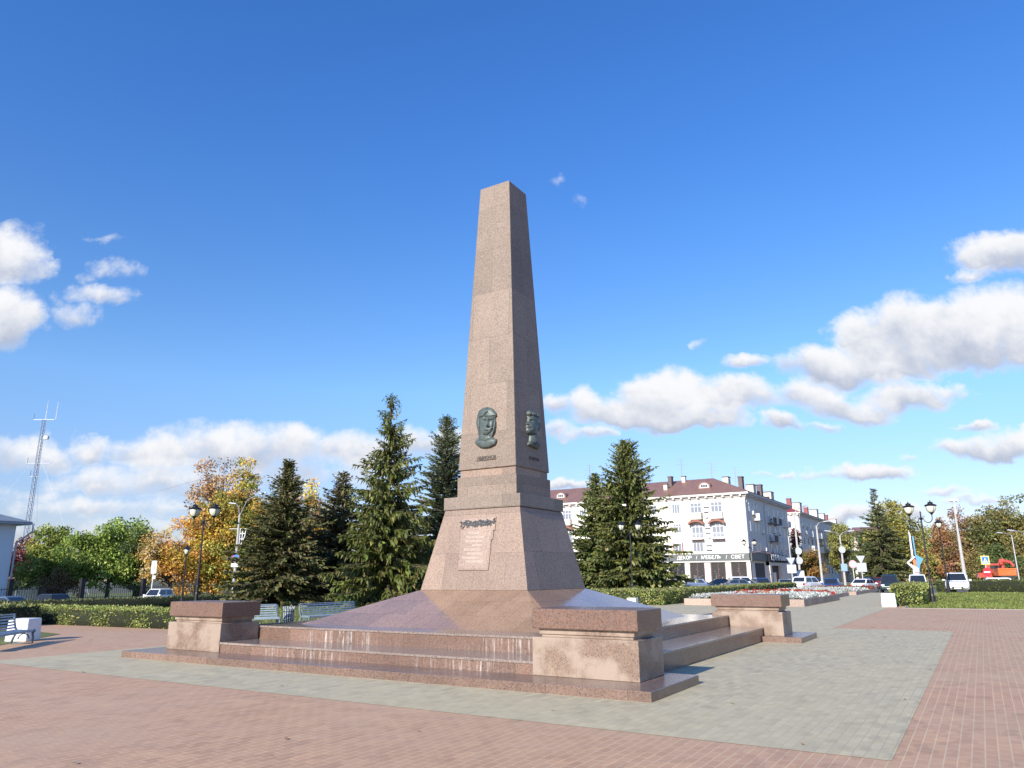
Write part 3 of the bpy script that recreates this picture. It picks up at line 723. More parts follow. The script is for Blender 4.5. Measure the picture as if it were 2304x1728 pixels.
def hedge(label, corners, h, seed, cols, per=230, leaf=.085, name='hedge', group=None, z0=None, wts=None, topcols=None):
    """clipped hedge over a four-cornered footprint (counter-clockwise)"""
    r = np.random.default_rng(seed)
    c = [Vector((x, y, 0)) for x, y in corners]; ctr = sum(c, Vector()) / 4
    root_z = z0 if z0 is not None else hgt(ctr.x, ctr.y)
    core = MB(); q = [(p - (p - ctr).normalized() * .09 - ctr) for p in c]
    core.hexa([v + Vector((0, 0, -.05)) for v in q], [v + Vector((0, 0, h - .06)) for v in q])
    P, N = [], []
    def face(o, e1, e2, nrm, dens):
        a = e1.length * e2.length; n = int(a * dens); s = r.random((n, 2))
        bump = .045 * np.sin(s[:, 0] * e1.length * 3.1 + seed) * np.sin(s[:, 1] * e2.length * 4.3 + 1) + r.normal(0, .03, n)
        pts = np.array(o) + s[:, :1] * np.array(e1) + s[:, 1:] * np.array(e2) + bump[:, None] * np.array(nrm)
        P.append(pts); N.append(np.tile(np.array(nrm), (n, 1)))
    up_ = Vector((0, 0, h))
    for i in range(4):
        a, b_ = c[i] - ctr, c[(i + 1) % 4] - ctr; e = b_ - a; nrm = Vector((e.y, -e.x, 0)).normalized()
        to_cam = (CAM - (ctr + (a + b_) / 2)); vis = nrm.dot(Vector((to_cam.x, to_cam.y, 0)).normalized()) > -.15
        face(a, e, up_, nrm, per if vis else per * .4)
    face(c[0] - ctr + up_, c[1] - c[0], c[3] - c[0], Vector((0, 0, 1)), per * .9)
    P = np.concatenate(P); N = np.concatenate(N); n = len(P)
    D = unit(N * .55 + r.normal(0, .55, (n, 3)) + np.array([0, 0, .15])); W = unit(np.cross(D, r.normal(0, 1, (n, 3)) + N))
    L = leaf * r.uniform(.6, 1.5, n)
    col = palette(r, n, cols, wts, .15)
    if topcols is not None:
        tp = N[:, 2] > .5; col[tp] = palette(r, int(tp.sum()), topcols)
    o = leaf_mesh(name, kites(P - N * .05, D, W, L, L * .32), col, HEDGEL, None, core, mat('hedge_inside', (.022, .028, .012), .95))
    o.location = (ctr.x, ctr.y, root_z)
    return tag(o, label, 'hedge', group)

G_SP = [(.09, .115, .028), (.13, .15, .036), (.17, .18, .046)]
spruce('broad dense dark spruce with foliage down to the grass, left of the others', (-24.64, 14.79, hgt(-24.6, 14.8)), 8.55, 3.45, 11, [(.115, .11, .045), (.15, .14, .058), (.095, .11, .036), (.18, .155, .072), (.12, .14, .042)], None, .05, tier=.21, hang=.25, prof=.80, sprig=.40, dens=1.35, narrow_top=.55, up=.35, wid=.85)
spruce('brownish spruce with bare top twigs and a limewashed trunk', (-25.21, 20.01, 0), 8.5, 3.3, 12, [(.15, .125, .075), (.125, .12, .05), (.105, .11, .05)], None, 1.35, tier=.27, hang=.2, prof=.66, sprig=.42, gap=.05, narrow_top=.72, up=.3, wid=.9, dens=1.25)
spruce('tallest green spruce with drooping boughs and a see-through top beside the sloped base', (-17.78, 15.99, 0), 11.9, 3.25, 13, [(.105, .125, .028), (.145, .165, .036), (.085, .108, .026), (.14, .13, .042)], None, .15, tier=.36, hang=.75, prof=.72, sprig=.40, gap=.08, narrow_top=.3, dens=1.4, wid=.72, topgap=.42)
spruce('blue green spruce partly hidden behind the obelisk', (-18.86, 22.83, 0), 12.0, 3.1, 14, [(.13, .16, .09), (.10, .13, .065), (.135, .15, .06), (.17, .185, .115)], None, .4, tier=.27, hang=.2, prof=.72, sprig=.38, up=.45, dens=1.4, wid=.85)
spruce('big wide spruce in front of the white apartment building', (-18.1, 50.7, 0), 14.4, 5.1, 15, G_SP + [(.14, .155, .05), (.19, .195, .075)], None, .1, tier=.36, hang=.45, prof=.56, sprig=.60, gap=.05, dens=1.3, narrow_top=.15, wid=.95, topgap=.08)
spruce('slim lower spruce joined to the big spruce by the white building', (-22.0, 52.0, 0), 11.6, 3.7, 16, [(.12, .15, .048), (.16, .185, .06)], None, .1, tier=.36, hang=.35, prof=.60, sprig=.58, gap=.05, narrow_top=.45, dens=1.15)
spruce('spruce with a bare spiky top across the street on the right', (-1.95, 103.8, -.35), 13.9, 4.4, 17, [(.13, .145, .055), (.155, .155, .06), (.105, .125, .045)], None, .3, tier=.46, hang=.2, prof=.72, sprig=.75, gap=.06, narrow_top=.8, up=.2, wid=.75, topgap=.3)
# limewash on the brownish spruce's bare trunk
b = MB(); b.lathe([(.205, 0), (.2, .7), (.19, 1.5)], n=10); b.build('limewash_band', LIME, [o for o in C.objects if o.get('label', '').startswith('brownish spruce')][0])

YEL = [(.66, .47, .06), (.56, .44, .07), (.70, .37, .07)]; ORG = [(.70, .36, .11), (.62, .30, .09), (.76, .46, .13)]
GRN = [(.135, .18, .04), (.18, .22, .055), (.11, .155, .04)]; OLV = [(.23, .23, .07), (.28, .26, .08), (.18, .19, .055)]; BRN = [(.24, .15, .07), (.20, .12, .065), (.28, .18, .08)]
zl = -1.0
broadleaf('wide green tree with feathery foliage behind the iron fence', (-72.1, 32.4, zl), 9.6, 21, [(-2.4, 0, 4.8, 3.0, 2.6, 3.3), (.6, .6, 5.8, 3.0, 2.8, 3.5), (2.6, .3, 4.6, 2.5, 2.4, 3.1), (-3.2, 0, 3.3, 2.2, 2, 1.7), (0, -.5, 3.2, 3, 2, 1.7)], [(.246, .342, .068), (.304, .398, .086), (.203, .277, .061), (.355, .430, .100)], n=27300, leaf=.30, cl=150, fill=.2, hang=.3)
broadleaf('dark green tree at the right edge of the wide green tree', (-70.5, 34.6, zl), 9.0, 22, [(0, 0, 5.2, 2.0, 2.1, 3.4), (.5, 0, 3, 1.9, 1.8, 2.2)], [(.127, .187, .072), (.161, .227, .079)], n=11050, leaf=.27, cl=60, fill=.2)
broadleaf('yellow green tree with a thin top near the white building edge', (-77.6, 28.6, zl), 9.2, 23, [(0, 0, 4.4, 2.5, 2.4, 2.2), (.4, .5, 7.0, 2.2, 2.2, 1.7), (-1.2, 0, 3.0, 2.2, 2.2, 1.9)], [(.50, .42, .08), (.26, .32, .075), (.21, .28, .065), (.33, .36, .09)], [.5, 1, 1.3, 1], n=11050, leaf=.28, cl=70, fill=.25)
broadleaf('low brown leaved bush behind the iron fence', (-73.5, 28.2, zl), 4.2, 24, [(0, 0, 2.1, 2.0, 1.6, 1.7)], BRN, n=5850, leaf=.2, cl=40, trunk_h=.8, name='bush', fill=.2)
broadleaf('dark red leaved tree beside the radio mast', (-103, 38.3, zl), 9.2, 25, [(-1.0, 0, 4.6, 2.9, 2.4, 3.2), (2.2, 0, 5.4, 2.6, 2.2, 3)], [(.260, .075, .072), (.208, .062, .066), (.325, .100, .072), (.195, .106, .077)], n=11050, leaf=.36, cl=60, fill=.2)
broadleaf('wide orange and yellow maple with foliage down to the fence', (-64.6, 38.4, zl), 11.9, 26, [(-.6, 0, 8.6, 2.9, 2.8, 3.0), (-1.4, 0, 4.2, 3.6, 3, 3.0), (2.2, 0, 6.2, 2.9, 2.6, 4.2), (-3.2, 0, 5.4, 2.0, 1.8, 2.6), (2.5, 0, 3, 3, 2.6, 2.4), (.5, 0, 10.2, 1.8, 1.6, 1.6)], ORG + YEL + [(.442, .413, .077)], [1.2, .8, 1, .9, .6, .5, .5], n=33800, leaf=.27, cl=190, fill=.2)
broadleaf('pale orange tree with thin leaves reaching left from the maple', (-66.2, 36.0, zl), 7.6, 27, [(-1.8, 0, 4.8, 1.9, 1.8, 2.5)], [(.715, .525, .275), (.650, .425, .132), (.442, .375, .110)], n=3380, leaf=.25, cl=50, fill=.2, twigs=44)
broadleaf('tall nearly bare tree with sparse brown leaves above the maple', (-68.2, 43.2, zl), 18.0, 28, [(-1.2, 0, 13.0, 2.7, 2.4, 3.8), (2.4, 0, 12.4, 2.6, 2.2, 3.2), (.6, 0, 9.8, 3.0, 2.2, 2.6)], [(.598, .350, .143), (.481, .288, .165), (.676, .438, .132)], n=5460, leaf=.29, cl=96, fill=.2, twigs=96, trunk_h=6.5, bark=BARKG)
broadleaf('tall green and orange maple behind the light pole', (-61.5, 41.0, zl), 17.2, 29, [(-.2, 0, 13.6, 1.5, 1.6, 2.9), (-1.0, 0, 10.6, 2.5, 2.2, 3.0), (1.4, 0, 9.2, 2.9, 2.4, 3.6), (-1.4, 0, 6.6, 3.0, 2.4, 3.6), (2.2, 0, 5.0, 3.2, 2.6, 3.4), (-1, 0, 3, 3.2, 2.4, 2.4)], [(.286, .312, .066), (.221, .269, .055), (.676, .413, .099), (.728, .475, .088), (.390, .362, .077)], [1.2, 1.1, 1, .9, 1], n=31200, leaf=.28, cl=180, fill=.2)
broadleaf('yellow orange tree showing behind the dark spruce', (-57.8, 46.4, zl), 15.0, 30, [(-.5, 0, 11.6, 2.9, 2.5, 3.0), (1.2, 0, 7.6, 3.6, 3.0, 3.6), (-1.5, 0, 6.6, 3.2, 2.6, 3.4), (0, 0, 3.4, 4, 3, 2.6)], YEL + [(.416, .400, .088), (.715, .350, .099)], n=19500, leaf=.27, cl=120, fill=.2)
broadleaf('pale yellow green birch between the two spruces', (-66, 57, -.8), 13.6, 31, [(-.4, 0, 9.4, 2.6, 2.4, 3.8), (1.4, 0, 6.2, 3.0, 2.4, 3.6), (-1, 0, 4, 2.8, 2.4, 3)], [(.468, .488, .132), (.572, .550, .165), (.364, .400, .110)], n=13000, leaf=.25, cl=100, fill=.2)
broadleaf('grey green thin tree behind the brownish spruce', (-62, 66, -.8), 10.5, 32, [(0, 0, 6.4, 3.0, 2.8, 3.2), (-2.5, 0, 5, 2.4, 2.4, 3)], [(.390, .413, .220), (.312, .350, .165)], n=5850, leaf=.26, cl=70, fill=.2, twigs=50, bark=BARKG)
broadleaf('green tree filling the gap behind the tall spruce', (-44, 64, -.5), 9.0, 33, [(0, 0, 5, 3.2, 3.2, 3), (3, 1, 4, 3, 3, 2.6)], OLV + GRN, n=10400, leaf=.28, cl=60, fill=.2)
zr = -.35
broadleaf('tall yellow green tree right of the spiky spruce', (-0.4, 112.0, zr), 14.2, 41, [(0, 0, 9.2, 3.2, 3.0, 4.2), (1.4, 0, 5.6, 3.6, 3.0, 3.8), (-1.5, 0, 5, 3, 3, 3.4)], [(.338, .324, .074), (.270, .270, .068), (.405, .351, .081), (.230, .230, .068)], n=15000, leaf=.36, cl=90, fill=.2)
broadleaf('rusty orange tree behind the zigzag pillar', (0.4, 134.1, zr), 10.8, 42, [(0, 0, 5.6, 2.6, 2.4, 4.4), (2.4, 0, 4, 2.2, 2.2, 3)], [(.432, .216, .081), (.365, .203, .081), (.297, .230, .081)], n=7500, leaf=.36, cl=60, fill=.2)
broadleaf('pale green birch behind the double street lamp', (2.8, 134.2, zr), 11.5, 43, [(0, 0, 6.4, 1.9, 1.9, 4.4), (0, 0, 3.4, 2.3, 2.2, 3)], [(.405, .419, .135), (.324, .365, .108), (.365, .338, .121)], n=6750, leaf=.34, cl=56, fill=.2)
broadleaf('rust brown narrow tree behind the single lantern', (4.9, 129.3, zr), 11.2, 44, [(0, 0, 6.8, 1.9, 1.9, 3.8), (0, 0, 3.2, 2.5, 2.3, 3)], [(.446, .230, .101), (.378, .189, .095), (.324, .216, .095)], n=7500, leaf=.34, cl=56, fill=.2)
broadleaf('brown tree with a thin purple brown top right of the tall mast', (8.2, 129.4, zr), 13.2, 45, [(0, 0, 8.6, 2.6, 2.4, 3.8), (-.6, 0, 4.2, 3.2, 2.8, 3.6)], [(.351, .230, .101), (.297, .216, .081), (.338, .176, .135), (.270, .230, .081)], n=7800, leaf=.34, cl=70, fill=.2, twigs=60)
broadleaf('olive brown bushy tree behind the crossing sign', (10.3, 122.4, zr), 7.6, 46, [(0, 0, 3.8, 3.0, 2.8, 3.2)], [(.270, .230, .081), (.338, .243, .095), (.203, .203, .068)], n=6750, leaf=.34, cl=50, fill=.2)
broadleaf('large olive tree at the right edge of the view', (13.9, 124.3, zr), 14.0, 47, [(-1, 0, 8.2, 3.8, 3.4, 4.4), (2.6, 0, 9.2, 3.2, 3, 4.2), (-.5, 0, 4.2, 4.4, 3.6, 3.6)], [(.257, .236, .074), (.203, .209, .068), (.324, .257, .088), (.162, .189, .061)], n=18000, leaf=.36, cl=100, fill=.2)
broadleaf('dark green low tree under the large olive tree', (12.3, 112.3, zr), 6.2, 48, [(0, 0, 3, 2.8, 2.6, 2.8)], [(.101, .135, .041), (.135, .169, .054)], n=5250, leaf=.32, cl=40, fill=.2)
broadleaf('russet street tree beside the corner of the white building', (-17.6, 134, zr), 7.4, 49, [(0, 0, 4.2, 2.2, 3.0, 2.6), (.8, 2, 3.4, 2, 2.6, 2.4)], [(.405, .203, .068), (.324, .216, .068), (.230, .216, .068)], n=8250, leaf=.34, cl=60, fill=.2)
broadleaf('dark red young tree against the second building', (-20.6, 140, zr), 11.6, 50, [(0, 0, 8.6, 1.1, 1.1, 2.6), (0, 0, 5.6, 1.2, 1.2, 2.2)], [(.162, .047, .054), (.121, .047, .047), (.203, .081, .054)], n=3300, leaf=.3, cl=40, fill=.2)
broadleaf('tall olive willow hiding the end of the second building', (-17.0, 170, zr), 14.0, 51, [(0, 0, 9.6, 2.8, 4, 3.6), (0, 3, 6.4, 2.8, 4, 3.4)], [(.284, .284, .081), (.230, .243, .074), (.338, .324, .108)], n=11250, leaf=.4, cl=80, fill=.2, hang=.4)
broadleaf('dark green tree at the far end of the side street', (-15.5, 196, zr), 13.6, 52, [(0, 0, 8, 2.8, 3, 5), (0, 0, 4.4, 3.2, 3, 4)], [(.115, .162, .054), (.149, .189, .068)], n=9000, leaf=.42, cl=60, fill=.2)
broadleaf('rusty low tree under the dark green street tree', (-12.6, 176, zr), 6.6, 53, [(0, 0, 3.6, 2.4, 2.4, 2.8)], [(.351, .216, .074), (.270, .203, .068)], n=4500, leaf=.36, cl=40, fill=.2)
broadleaf('dark tree row at the end of the side street', (-17, 205, zr), 9, 54, [(0, 0, 4, 3, 5, 4), (0, 12, 4, 3, 6, 4)], [(.081, .101, .041), (.115, .121, .054)], n=7500, leaf=.42, cl=60, fill=.2)

FT = 'autumn trees lining the far side of the park'
for k_, (lb, x_, y_, h_, cs) in enumerate((
    ('low olive tree behind the zigzag pillar and lamp post', -1.6, 156.0, 9.0, [(.30, .27, .08), (.24, .22, .07)]),
    ('ochre tree behind the pale green birch', 0.9, 156.1, 10.5, [(.42, .29, .09), (.36, .24, .08)]),
    ('olive green tree filling the gap behind the single lantern', 3.1, 156.2, 9.5, [(.26, .25, .08), (.32, .29, .09)]),
    ('rust coloured tree behind the tall tapering mast', 5.6, 156.3, 10.0, [(.40, .23, .09), (.33, .21, .08)]),
    ('yellowish tree behind the crossing sign', 9.2, 156.4, 8.6, [(.37, .32, .09), (.29, .26, .08)]),
    ('brownish olive tree behind the orange truck', 11.8, 156.4, 10.0, [(.31, .24, .09), (.26, .22, .08)]),
    ('dull green tree behind the far street lights', 14.1, 156.3, 10.5, [(.22, .23, .08), (.28, .27, .09)]),
    ('faded orange tree beyond the right edge of the hedge', 17.2, 156.2, 10.5, [(.38, .25, .09), (.30, .23, .08)]))):
    broadleaf(lb, (x_, y_, zr), h_, 90 + k_, [(0, 0, h_ * .56, 3.0, 2.6, h_ * .42), (-1.6, 0, h_ * .34, 2.8, 2.4, h_ * .32), (1.8, 0, h_ * .36, 2.8, 2.4, h_ * .34)], cs, n=7500, leaf=.36, cl=80, fill=.15, group=FT)
HA = [(.25, .32, .075), (.32, .385, .095), (.40, .43, .11), (.43, .40, .14), (.19, .25, .06)]
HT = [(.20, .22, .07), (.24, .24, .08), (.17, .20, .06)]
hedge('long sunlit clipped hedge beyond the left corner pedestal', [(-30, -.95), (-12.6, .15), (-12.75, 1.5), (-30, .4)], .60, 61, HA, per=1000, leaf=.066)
hedge('short shaded hedge behind the left bench', [(-21.2, -11.5), (-19.35, -11.5), (-19.35, -.85), (-21.2, -.85)], .72, 62, [(.07, .10, .03), (.09, .12, .035)], per=300, leaf=.085, topcols=HT)  # shade of its sides is put into the dark leaf palette, top lighter
hedge('long low shaded hedge in front of the parked cars and iron fence', [(-43.4, -6), (-42.2, -6), (-42.2, 44), (-43.4, 44)], 1.0, 63, [(.05, .07, .022), (.065, .085, .028)], per=130, leaf=.12, z0=-.75, topcols=[(.12, .13, .045), (.10, .12, .04)])  # dark leaf colours carry the shade of the near face, top paler
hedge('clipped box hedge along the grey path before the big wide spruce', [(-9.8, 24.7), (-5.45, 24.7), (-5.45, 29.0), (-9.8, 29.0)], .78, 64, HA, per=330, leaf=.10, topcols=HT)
hedge('long clipped hedge running back along the flower beds', [(-6.85, 29.0), (-5.45, 29.0), (-5.9, 63.5), (-7.3, 63.5)], .78, 65, [(.12, .16, .05), (.15, .19, .055), (.20, .215, .07)], per=200, leaf=.11, z0=0, topcols=HT)  # darker copy of the box hedge's leaves; the side's shade is in the colour
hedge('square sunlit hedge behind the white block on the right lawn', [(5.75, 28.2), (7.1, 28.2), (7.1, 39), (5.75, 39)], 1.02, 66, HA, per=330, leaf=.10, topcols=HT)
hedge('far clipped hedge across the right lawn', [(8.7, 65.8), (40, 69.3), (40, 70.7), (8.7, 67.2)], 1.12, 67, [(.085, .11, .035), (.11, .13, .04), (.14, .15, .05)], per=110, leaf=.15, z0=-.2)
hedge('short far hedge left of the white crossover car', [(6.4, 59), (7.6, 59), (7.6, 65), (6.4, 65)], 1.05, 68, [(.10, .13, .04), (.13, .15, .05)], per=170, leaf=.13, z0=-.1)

# grass blades on the lawns nearest the camera
def blades(n, x0, x1, y0, y1, seed, name, hgtm=.10):
    r = np.random.default_rng(seed); xy = np.stack([r.uniform(x0, x1, n), y0 + (y1 - y0) * r.random(n) ** 1.4], 1)
    P = np.stack([xy[:, 0], xy[:, 1], np.array([hgt(*q) for q in xy]) + .012], 1)
    D = unit(np.stack([r.normal(0, .5, n), r.normal(0, .5, n), np.ones(n)], 1)); W = unit(np.cross(D, r.normal(0, 1, (n, 3))))
    L = hgtm * r.uniform(.5, 1.4, n)
    patch = .5 + .5 * np.sin(xy[:, 0] * .8) * np.sin(xy[:, 1] * .45 + 1)
    col = palette(r, n, [(.15, .20, .042), (.19, .23, .055), (.24, .25, .075)]) * (.85 + .35 * patch)[:, None]
    return tag(leaf_mesh(name, kites(P, D, W, L, L * .22), col, LEAF), 'short mown grass', 'grass', kind='stuff')
blades(60000, 6.6, 34, 25.8, 66, 71, 'grass', .11)
blades(30000, -30, -10.5, 1.6, 32, 72, 'grass', .07)

# a few fallen leaves blown over the paving
r_ = np.random.default_rng(77); n_ = 330
xy = np.stack([r_.uniform(-14, 26, n_), r_.uniform(-15, 24, n_)], 1); keep = ~((np.abs(xy[:, 0]) < 6.1) & (np.abs(xy[:, 1]) < 6.0)); xy = xy[keep]; n_ = len(xy)
an = r_.uniform(0, 6.28, n_); D_ = np.stack([np.cos(an), np.sin(an), r_.uniform(.0, .25, n_)], 1); W_ = np.stack([-np.sin(an), np.cos(an), r_.uniform(-.3, .3, n_)], 1)
L_ = r_.uniform(.04, .085, n_)
tag(leaf_mesh('fallen_leaves', kites(np.stack([xy[:, 0], xy[:, 1], np.full(n_, .018)], 1), unit(D_), unit(W_), L_, L_ * .34), palette(r_, n_, [(.42, .30, .10), (.30, .18, .08), (.50, .40, .22), (.24, .15, .09)]), LEAF), 'dry leaves scattered on the paving', 'leaves', kind='stuff')

# ================================================================== STREET FURNITURE
BLK = mat('black_iron', (.022, .023, .027), .45, .3); GLOBE = mat('lamp_glass', (.72, .70, .58), .25, var=.04)
PAINTB = mat('bench_paint', (.33, .41, .46), .5, var=.12, vscale=5); PAINTD = mat('bench_frame_paint', (.13, .18, .21), .5, var=.15)
WHT = mat('white_paint', (.78, .78, .77), .7, var=.05); CONC = mat('pole_concrete', (.44, .43, .40), .85, var=.15); GALV = mat('galvanised_steel', (.42, .43, .45), .45, .5)
def lantern(parent, c, s, style):
    """glass bowl with a hood; style 'acorn' or 'conical'"""
    x, y, z = c; hood = MB(); gl = MB()
    if style == 'acorn':
        gl.lathe([(.06 * s, .0), (.17 * s, .05 * s), (.27 * s, .2 * s), (.305 * s, .38 * s), (.30 * s, .46 * s)], c, 16)
        hood.lathe([(.37 * s, .46 * s), (.38 * s, .49 * s), (.30 * s, .55 * s), (.20 * s, .585 * s), (.155 * s, .60 * s), (.155 * s, .65 * s), (.19 * s, .66 * s), (.14 * s, .70 * s), (.04 * s, .735 * s), (.035 * s, .79 * s), (.008 * s, .84 * s)], c, 16)
        hood.lathe([(.045 * s, -.12 * s), (.07 * s, -.06 * s), (.12 * s, -.01 * s), (.175 * s, .05 * s), (.165 * s, .055 * s), (.06 * s, -.0)], c, 12)
        for k in range(4):
            a = PI / 4 + k * PI / 2; hood.tube([(x + q * s * math.cos(a), y + q * s * math.sin(a), z + w * s) for q, w in ((.17, .04), (.285, .2), (.32, .38), (.315, .47))], .012 * s, 5)
    else:
        gl.lathe([(.15 * s, 0), (.26 * s, .42 * s)], c, 8)
        hood.lathe([(.36 * s, .42 * s), (.36 * s, .45 * s), (.24 * s, .54 * s), (.10 * s, .64 * s), (.05 * s, .66 * s), (.05 * s, .70 * s), (.01 * s, .76 * s)], c, 8)
        hood.lathe([(.05 * s, -.14 * s), (.10 * s, -.05 * s), (.16 * s, 0.0)], c, 8)
        for k in range(4):
            a = k * PI / 2; hood.tube([(x + .15 * s * math.cos(a), y + .15 * s * math.sin(a), z), (x + .265 * s * math.cos(a), y + .265 * s * math.sin(a), z + .42 * s)], .016 * s, 4)
    h = hood.build('lantern_hood', BLK, parent, smooth=False); gl.build('lamp_glass', GLOBE, h, smooth=True)
def lamp(name, label, loc, h, rz, double=True, s=1.0, style='acorn', group='black lantern street lamps'):
    root = thing(name, label, 'street lamp', loc, rz, group)
    b = MB(); ht = h - 1.35 * s if double else h - .8 * s
    b.lathe([(.20 * s, 0), (.20 * s, .10), (.155 * s, .16), (.15 * s, .42), (.125 * s, .50), (.115 * s, .85), (.085 * s, .95), (.075 * s, 1.25), (.06 * s, 1.3), (.055 * s, ht * .55), (.045 * s, ht)], n=12)
    b.build('post', BLK, root)
    if double:
        a = MB()
        a.lathe([(.05 * s, ht - .06), (.10 * s, ht), (.11 * s, ht + .06 * s), (.05 * s, ht + .12 * s), (.035 * s, ht + .40 * s), (.055 * s, ht + .44 * s), (.02 * s, ht + .5 * s), (.005 * s, ht + .56 * s)], n=10)
        for sx in (-1, 1):
            pts = [(sx * .08 * s, 0, ht + .06 * s)]
            for k in range(13):
                t = -PI * .95 + k / 12 * PI * .95; pts.append((sx * s * (.41 + .265 * math.cos(t)), 0, ht + s * (.06 + .30 * math.sin(t))))
            pts.append((sx * .675 * s, 0, ht + .26 * s)); a.tube(pts, .027 * s, 7)
            a.tube([(sx * s * (.17 + .06 * math.cos(t)), 0, ht + s * (.13 + .06 * math.sin(t))) for t in np.linspace(0, 5.2, 10)], .014 * s, 5)
        a.build('arm', BLK, root)
        for sx in (-1, 1): lantern(root, (sx * .675 * s, 0, ht + .36 * s), s, style)
    else: lantern(root, (0, 0, ht + .10 * s), s, style)
    return root
lamp('street_lamp', 'black double lantern lamp with round bowls on the right lawn', (7.36, 32.6, .0), 5.75, R_(3) - .3, True, .86)
lamp('street_lamp', 'black double lantern lamp with round bowls against the orange maple', (-27.4, 11.33, hgt(-27.4, 11.3)), 6.02, R_(54) - .62, True, .95)
lamp('street_lamp', 'black double lantern lamp with conical lanterns in front of the big wide spruce', (-14.1, 41.5, 0), 6.2, R_(23), True, 1.0, 'conical')
lamp('street_lamp', 'black single lantern lamp beside the orange maple', (-37.66, 17.62, hgt(-37.7, 17.6)), 4.5, 0, False, .85, 'conical')
lamp('street_lamp', 'black single lantern lamp beyond the right lawn', (7.36, 56.3, 0), 5.95, 0, False, .92, 'conical')
lamp('street_lamp', 'dark double lantern lamp close to the corner shop', (-14.2, 79.4, -.3), 6.4, YAW, True, .95, 'acorn')

def bench(label, loc, rz, L=2.2):
    root = thing('park_bench', label, 'bench', loc, rz, 'blue grey slatted benches round the square'); root.scale = (1, .78, .74)
    st = MB()
    for k in range(5): st.box(-L / 2, L / 2, -.235 + k * .105, -.155 + k * .105, .43 + .004 * k, .462 + .004 * k)
    st.box(-L / 2, L / 2, -.262, -.236, .385, .462); st.build('seat', PAINTB, root, bevel=.006)
    bk = MB()
    for k in range(5):
        z = .54 + k * .098; y = .30 + .13 * (z - .5); bk.obox((0, y, z), (L / 2, 0, 0), (0, .014, 0), (0, .006, .026))
    bk.obox((0, .30 + .13 * .5 + .01, .998), (L / 2, 0, 0), (0, .03, 0), (0, 0, .014)); bk.build('backrest', PAINTB, root, bevel=.006)
    for sx in (-1, 1):
        f = MB(); x = sx * (L / 2 + .03)
        f.tube([(x, .40, .99), (x, .37, .75), (x, .31, .52), (x, .24, .42), (x, .0, .40), (x, -.24, .41)], .032, 6)
        f.tube([(x, .38, .0), (x, .33, .2), (x, .24, .42)], .034, 6); f.tube([(x, -.26, .0), (x, -.27, .2), (x, -.22, .42)], .034, 6)
        f.tube([(x, .02 + .17 * math.cos(t), .13 + .2 * math.sin(t)) for t in np.linspace(.1, PI - .1, 9)], .022, 5)
        f.tube([(x, -.20, .44), (x, -.27, .46), (x, -.30, .41), (x, -.27, .37), (x, -.23, .39)], .03, 6)
        f.tube([(x, .36, .01), (x, -.24, .01)], .02, 5)
        f.build('side_frame', PAINTD, root, smooth=True)
    return root
def az(dx, dy): return math.atan2(dy, dx)
bench('blue grey slatted bench cut by the left edge of the view', (-10.66, -6.14, .012), R_(132), 2.7)
bench('blue grey slatted bench beside the litter bin, partly behind the left pedestal', (-10.95, .95, .012), R_(62), 2.7)
bench('blue grey slatted bench half hidden by the sloped granite base', (-9.85, 4.25, .012), R_(90), 2.6)
def block(label, loc, rz, s):
    b = MB(); h = s / 2; b.hexa([(-h, -h, 0), (h, -h, 0), (h, h, 0), (-h, h, 0)], [(-h * .94, -h * .94, s * .98), (h * .94, -h * .94, s * .98), (h * .94, h * .94, s * .98), (-h * .94, h * .94, s * .98)])
    o = b.build('concrete_block', WHT, None, bevel=.03); o.location = loc; o.rotation_euler = (0, 0, rz)
    return tag(o, label, 'concrete block', 'white painted concrete blocks')
block('white painted concrete block at the end of the left bench', (-12.58, -4.66, .004), R_(30), .60)
block('white painted concrete block before the square hedge on the right', (5.72, 26.9, .008), .05, .66)
block('small white painted concrete block behind the sloped base near the conical lantern lamp', (-5.63, 21.24, .008), .1, .5)
bn = thing('litter_bin', 'round dark litter bin with pale streaked staves between two benches', 'litter bin', (-10.78, 3.02, .0)); bn.scale = (.78, .78, .78)
b = MB(); b.lathe([(.17, .05), (.19, .12), (.21, .70), (.20, .72)], n=16); b.build('bin_body', mat('bin_dark', (.03, .04, .05), .5), bn)
b = MB()
for k in range(14):
    a = 2 * PI * k / 14; ca, sa = math.cos(a), math.sin(a)
    b.bar((.205 * ca, .205 * sa, .10), (.225 * ca, .225 * sa, .74), .045, .018)
    b.tube([(.225 * ca, .225 * sa, .74), (.25 * ca, .25 * sa, .82), (.27 * ca, .27 * sa, .83)], .02, 5)
b.build('stave', mat('bin_staves', (.36, .42, .46), .5, var=.35, vscale=14), bn)
for r_, z_ in ((.24, .60), (.222, .22)):
    b = MB(); b.lathe([(r_, z_), (r_ + .006, z_ + .02), (r_ - .004, z_ + .04)], n=16); b.build('hoop', mat('bin_dark'), bn)

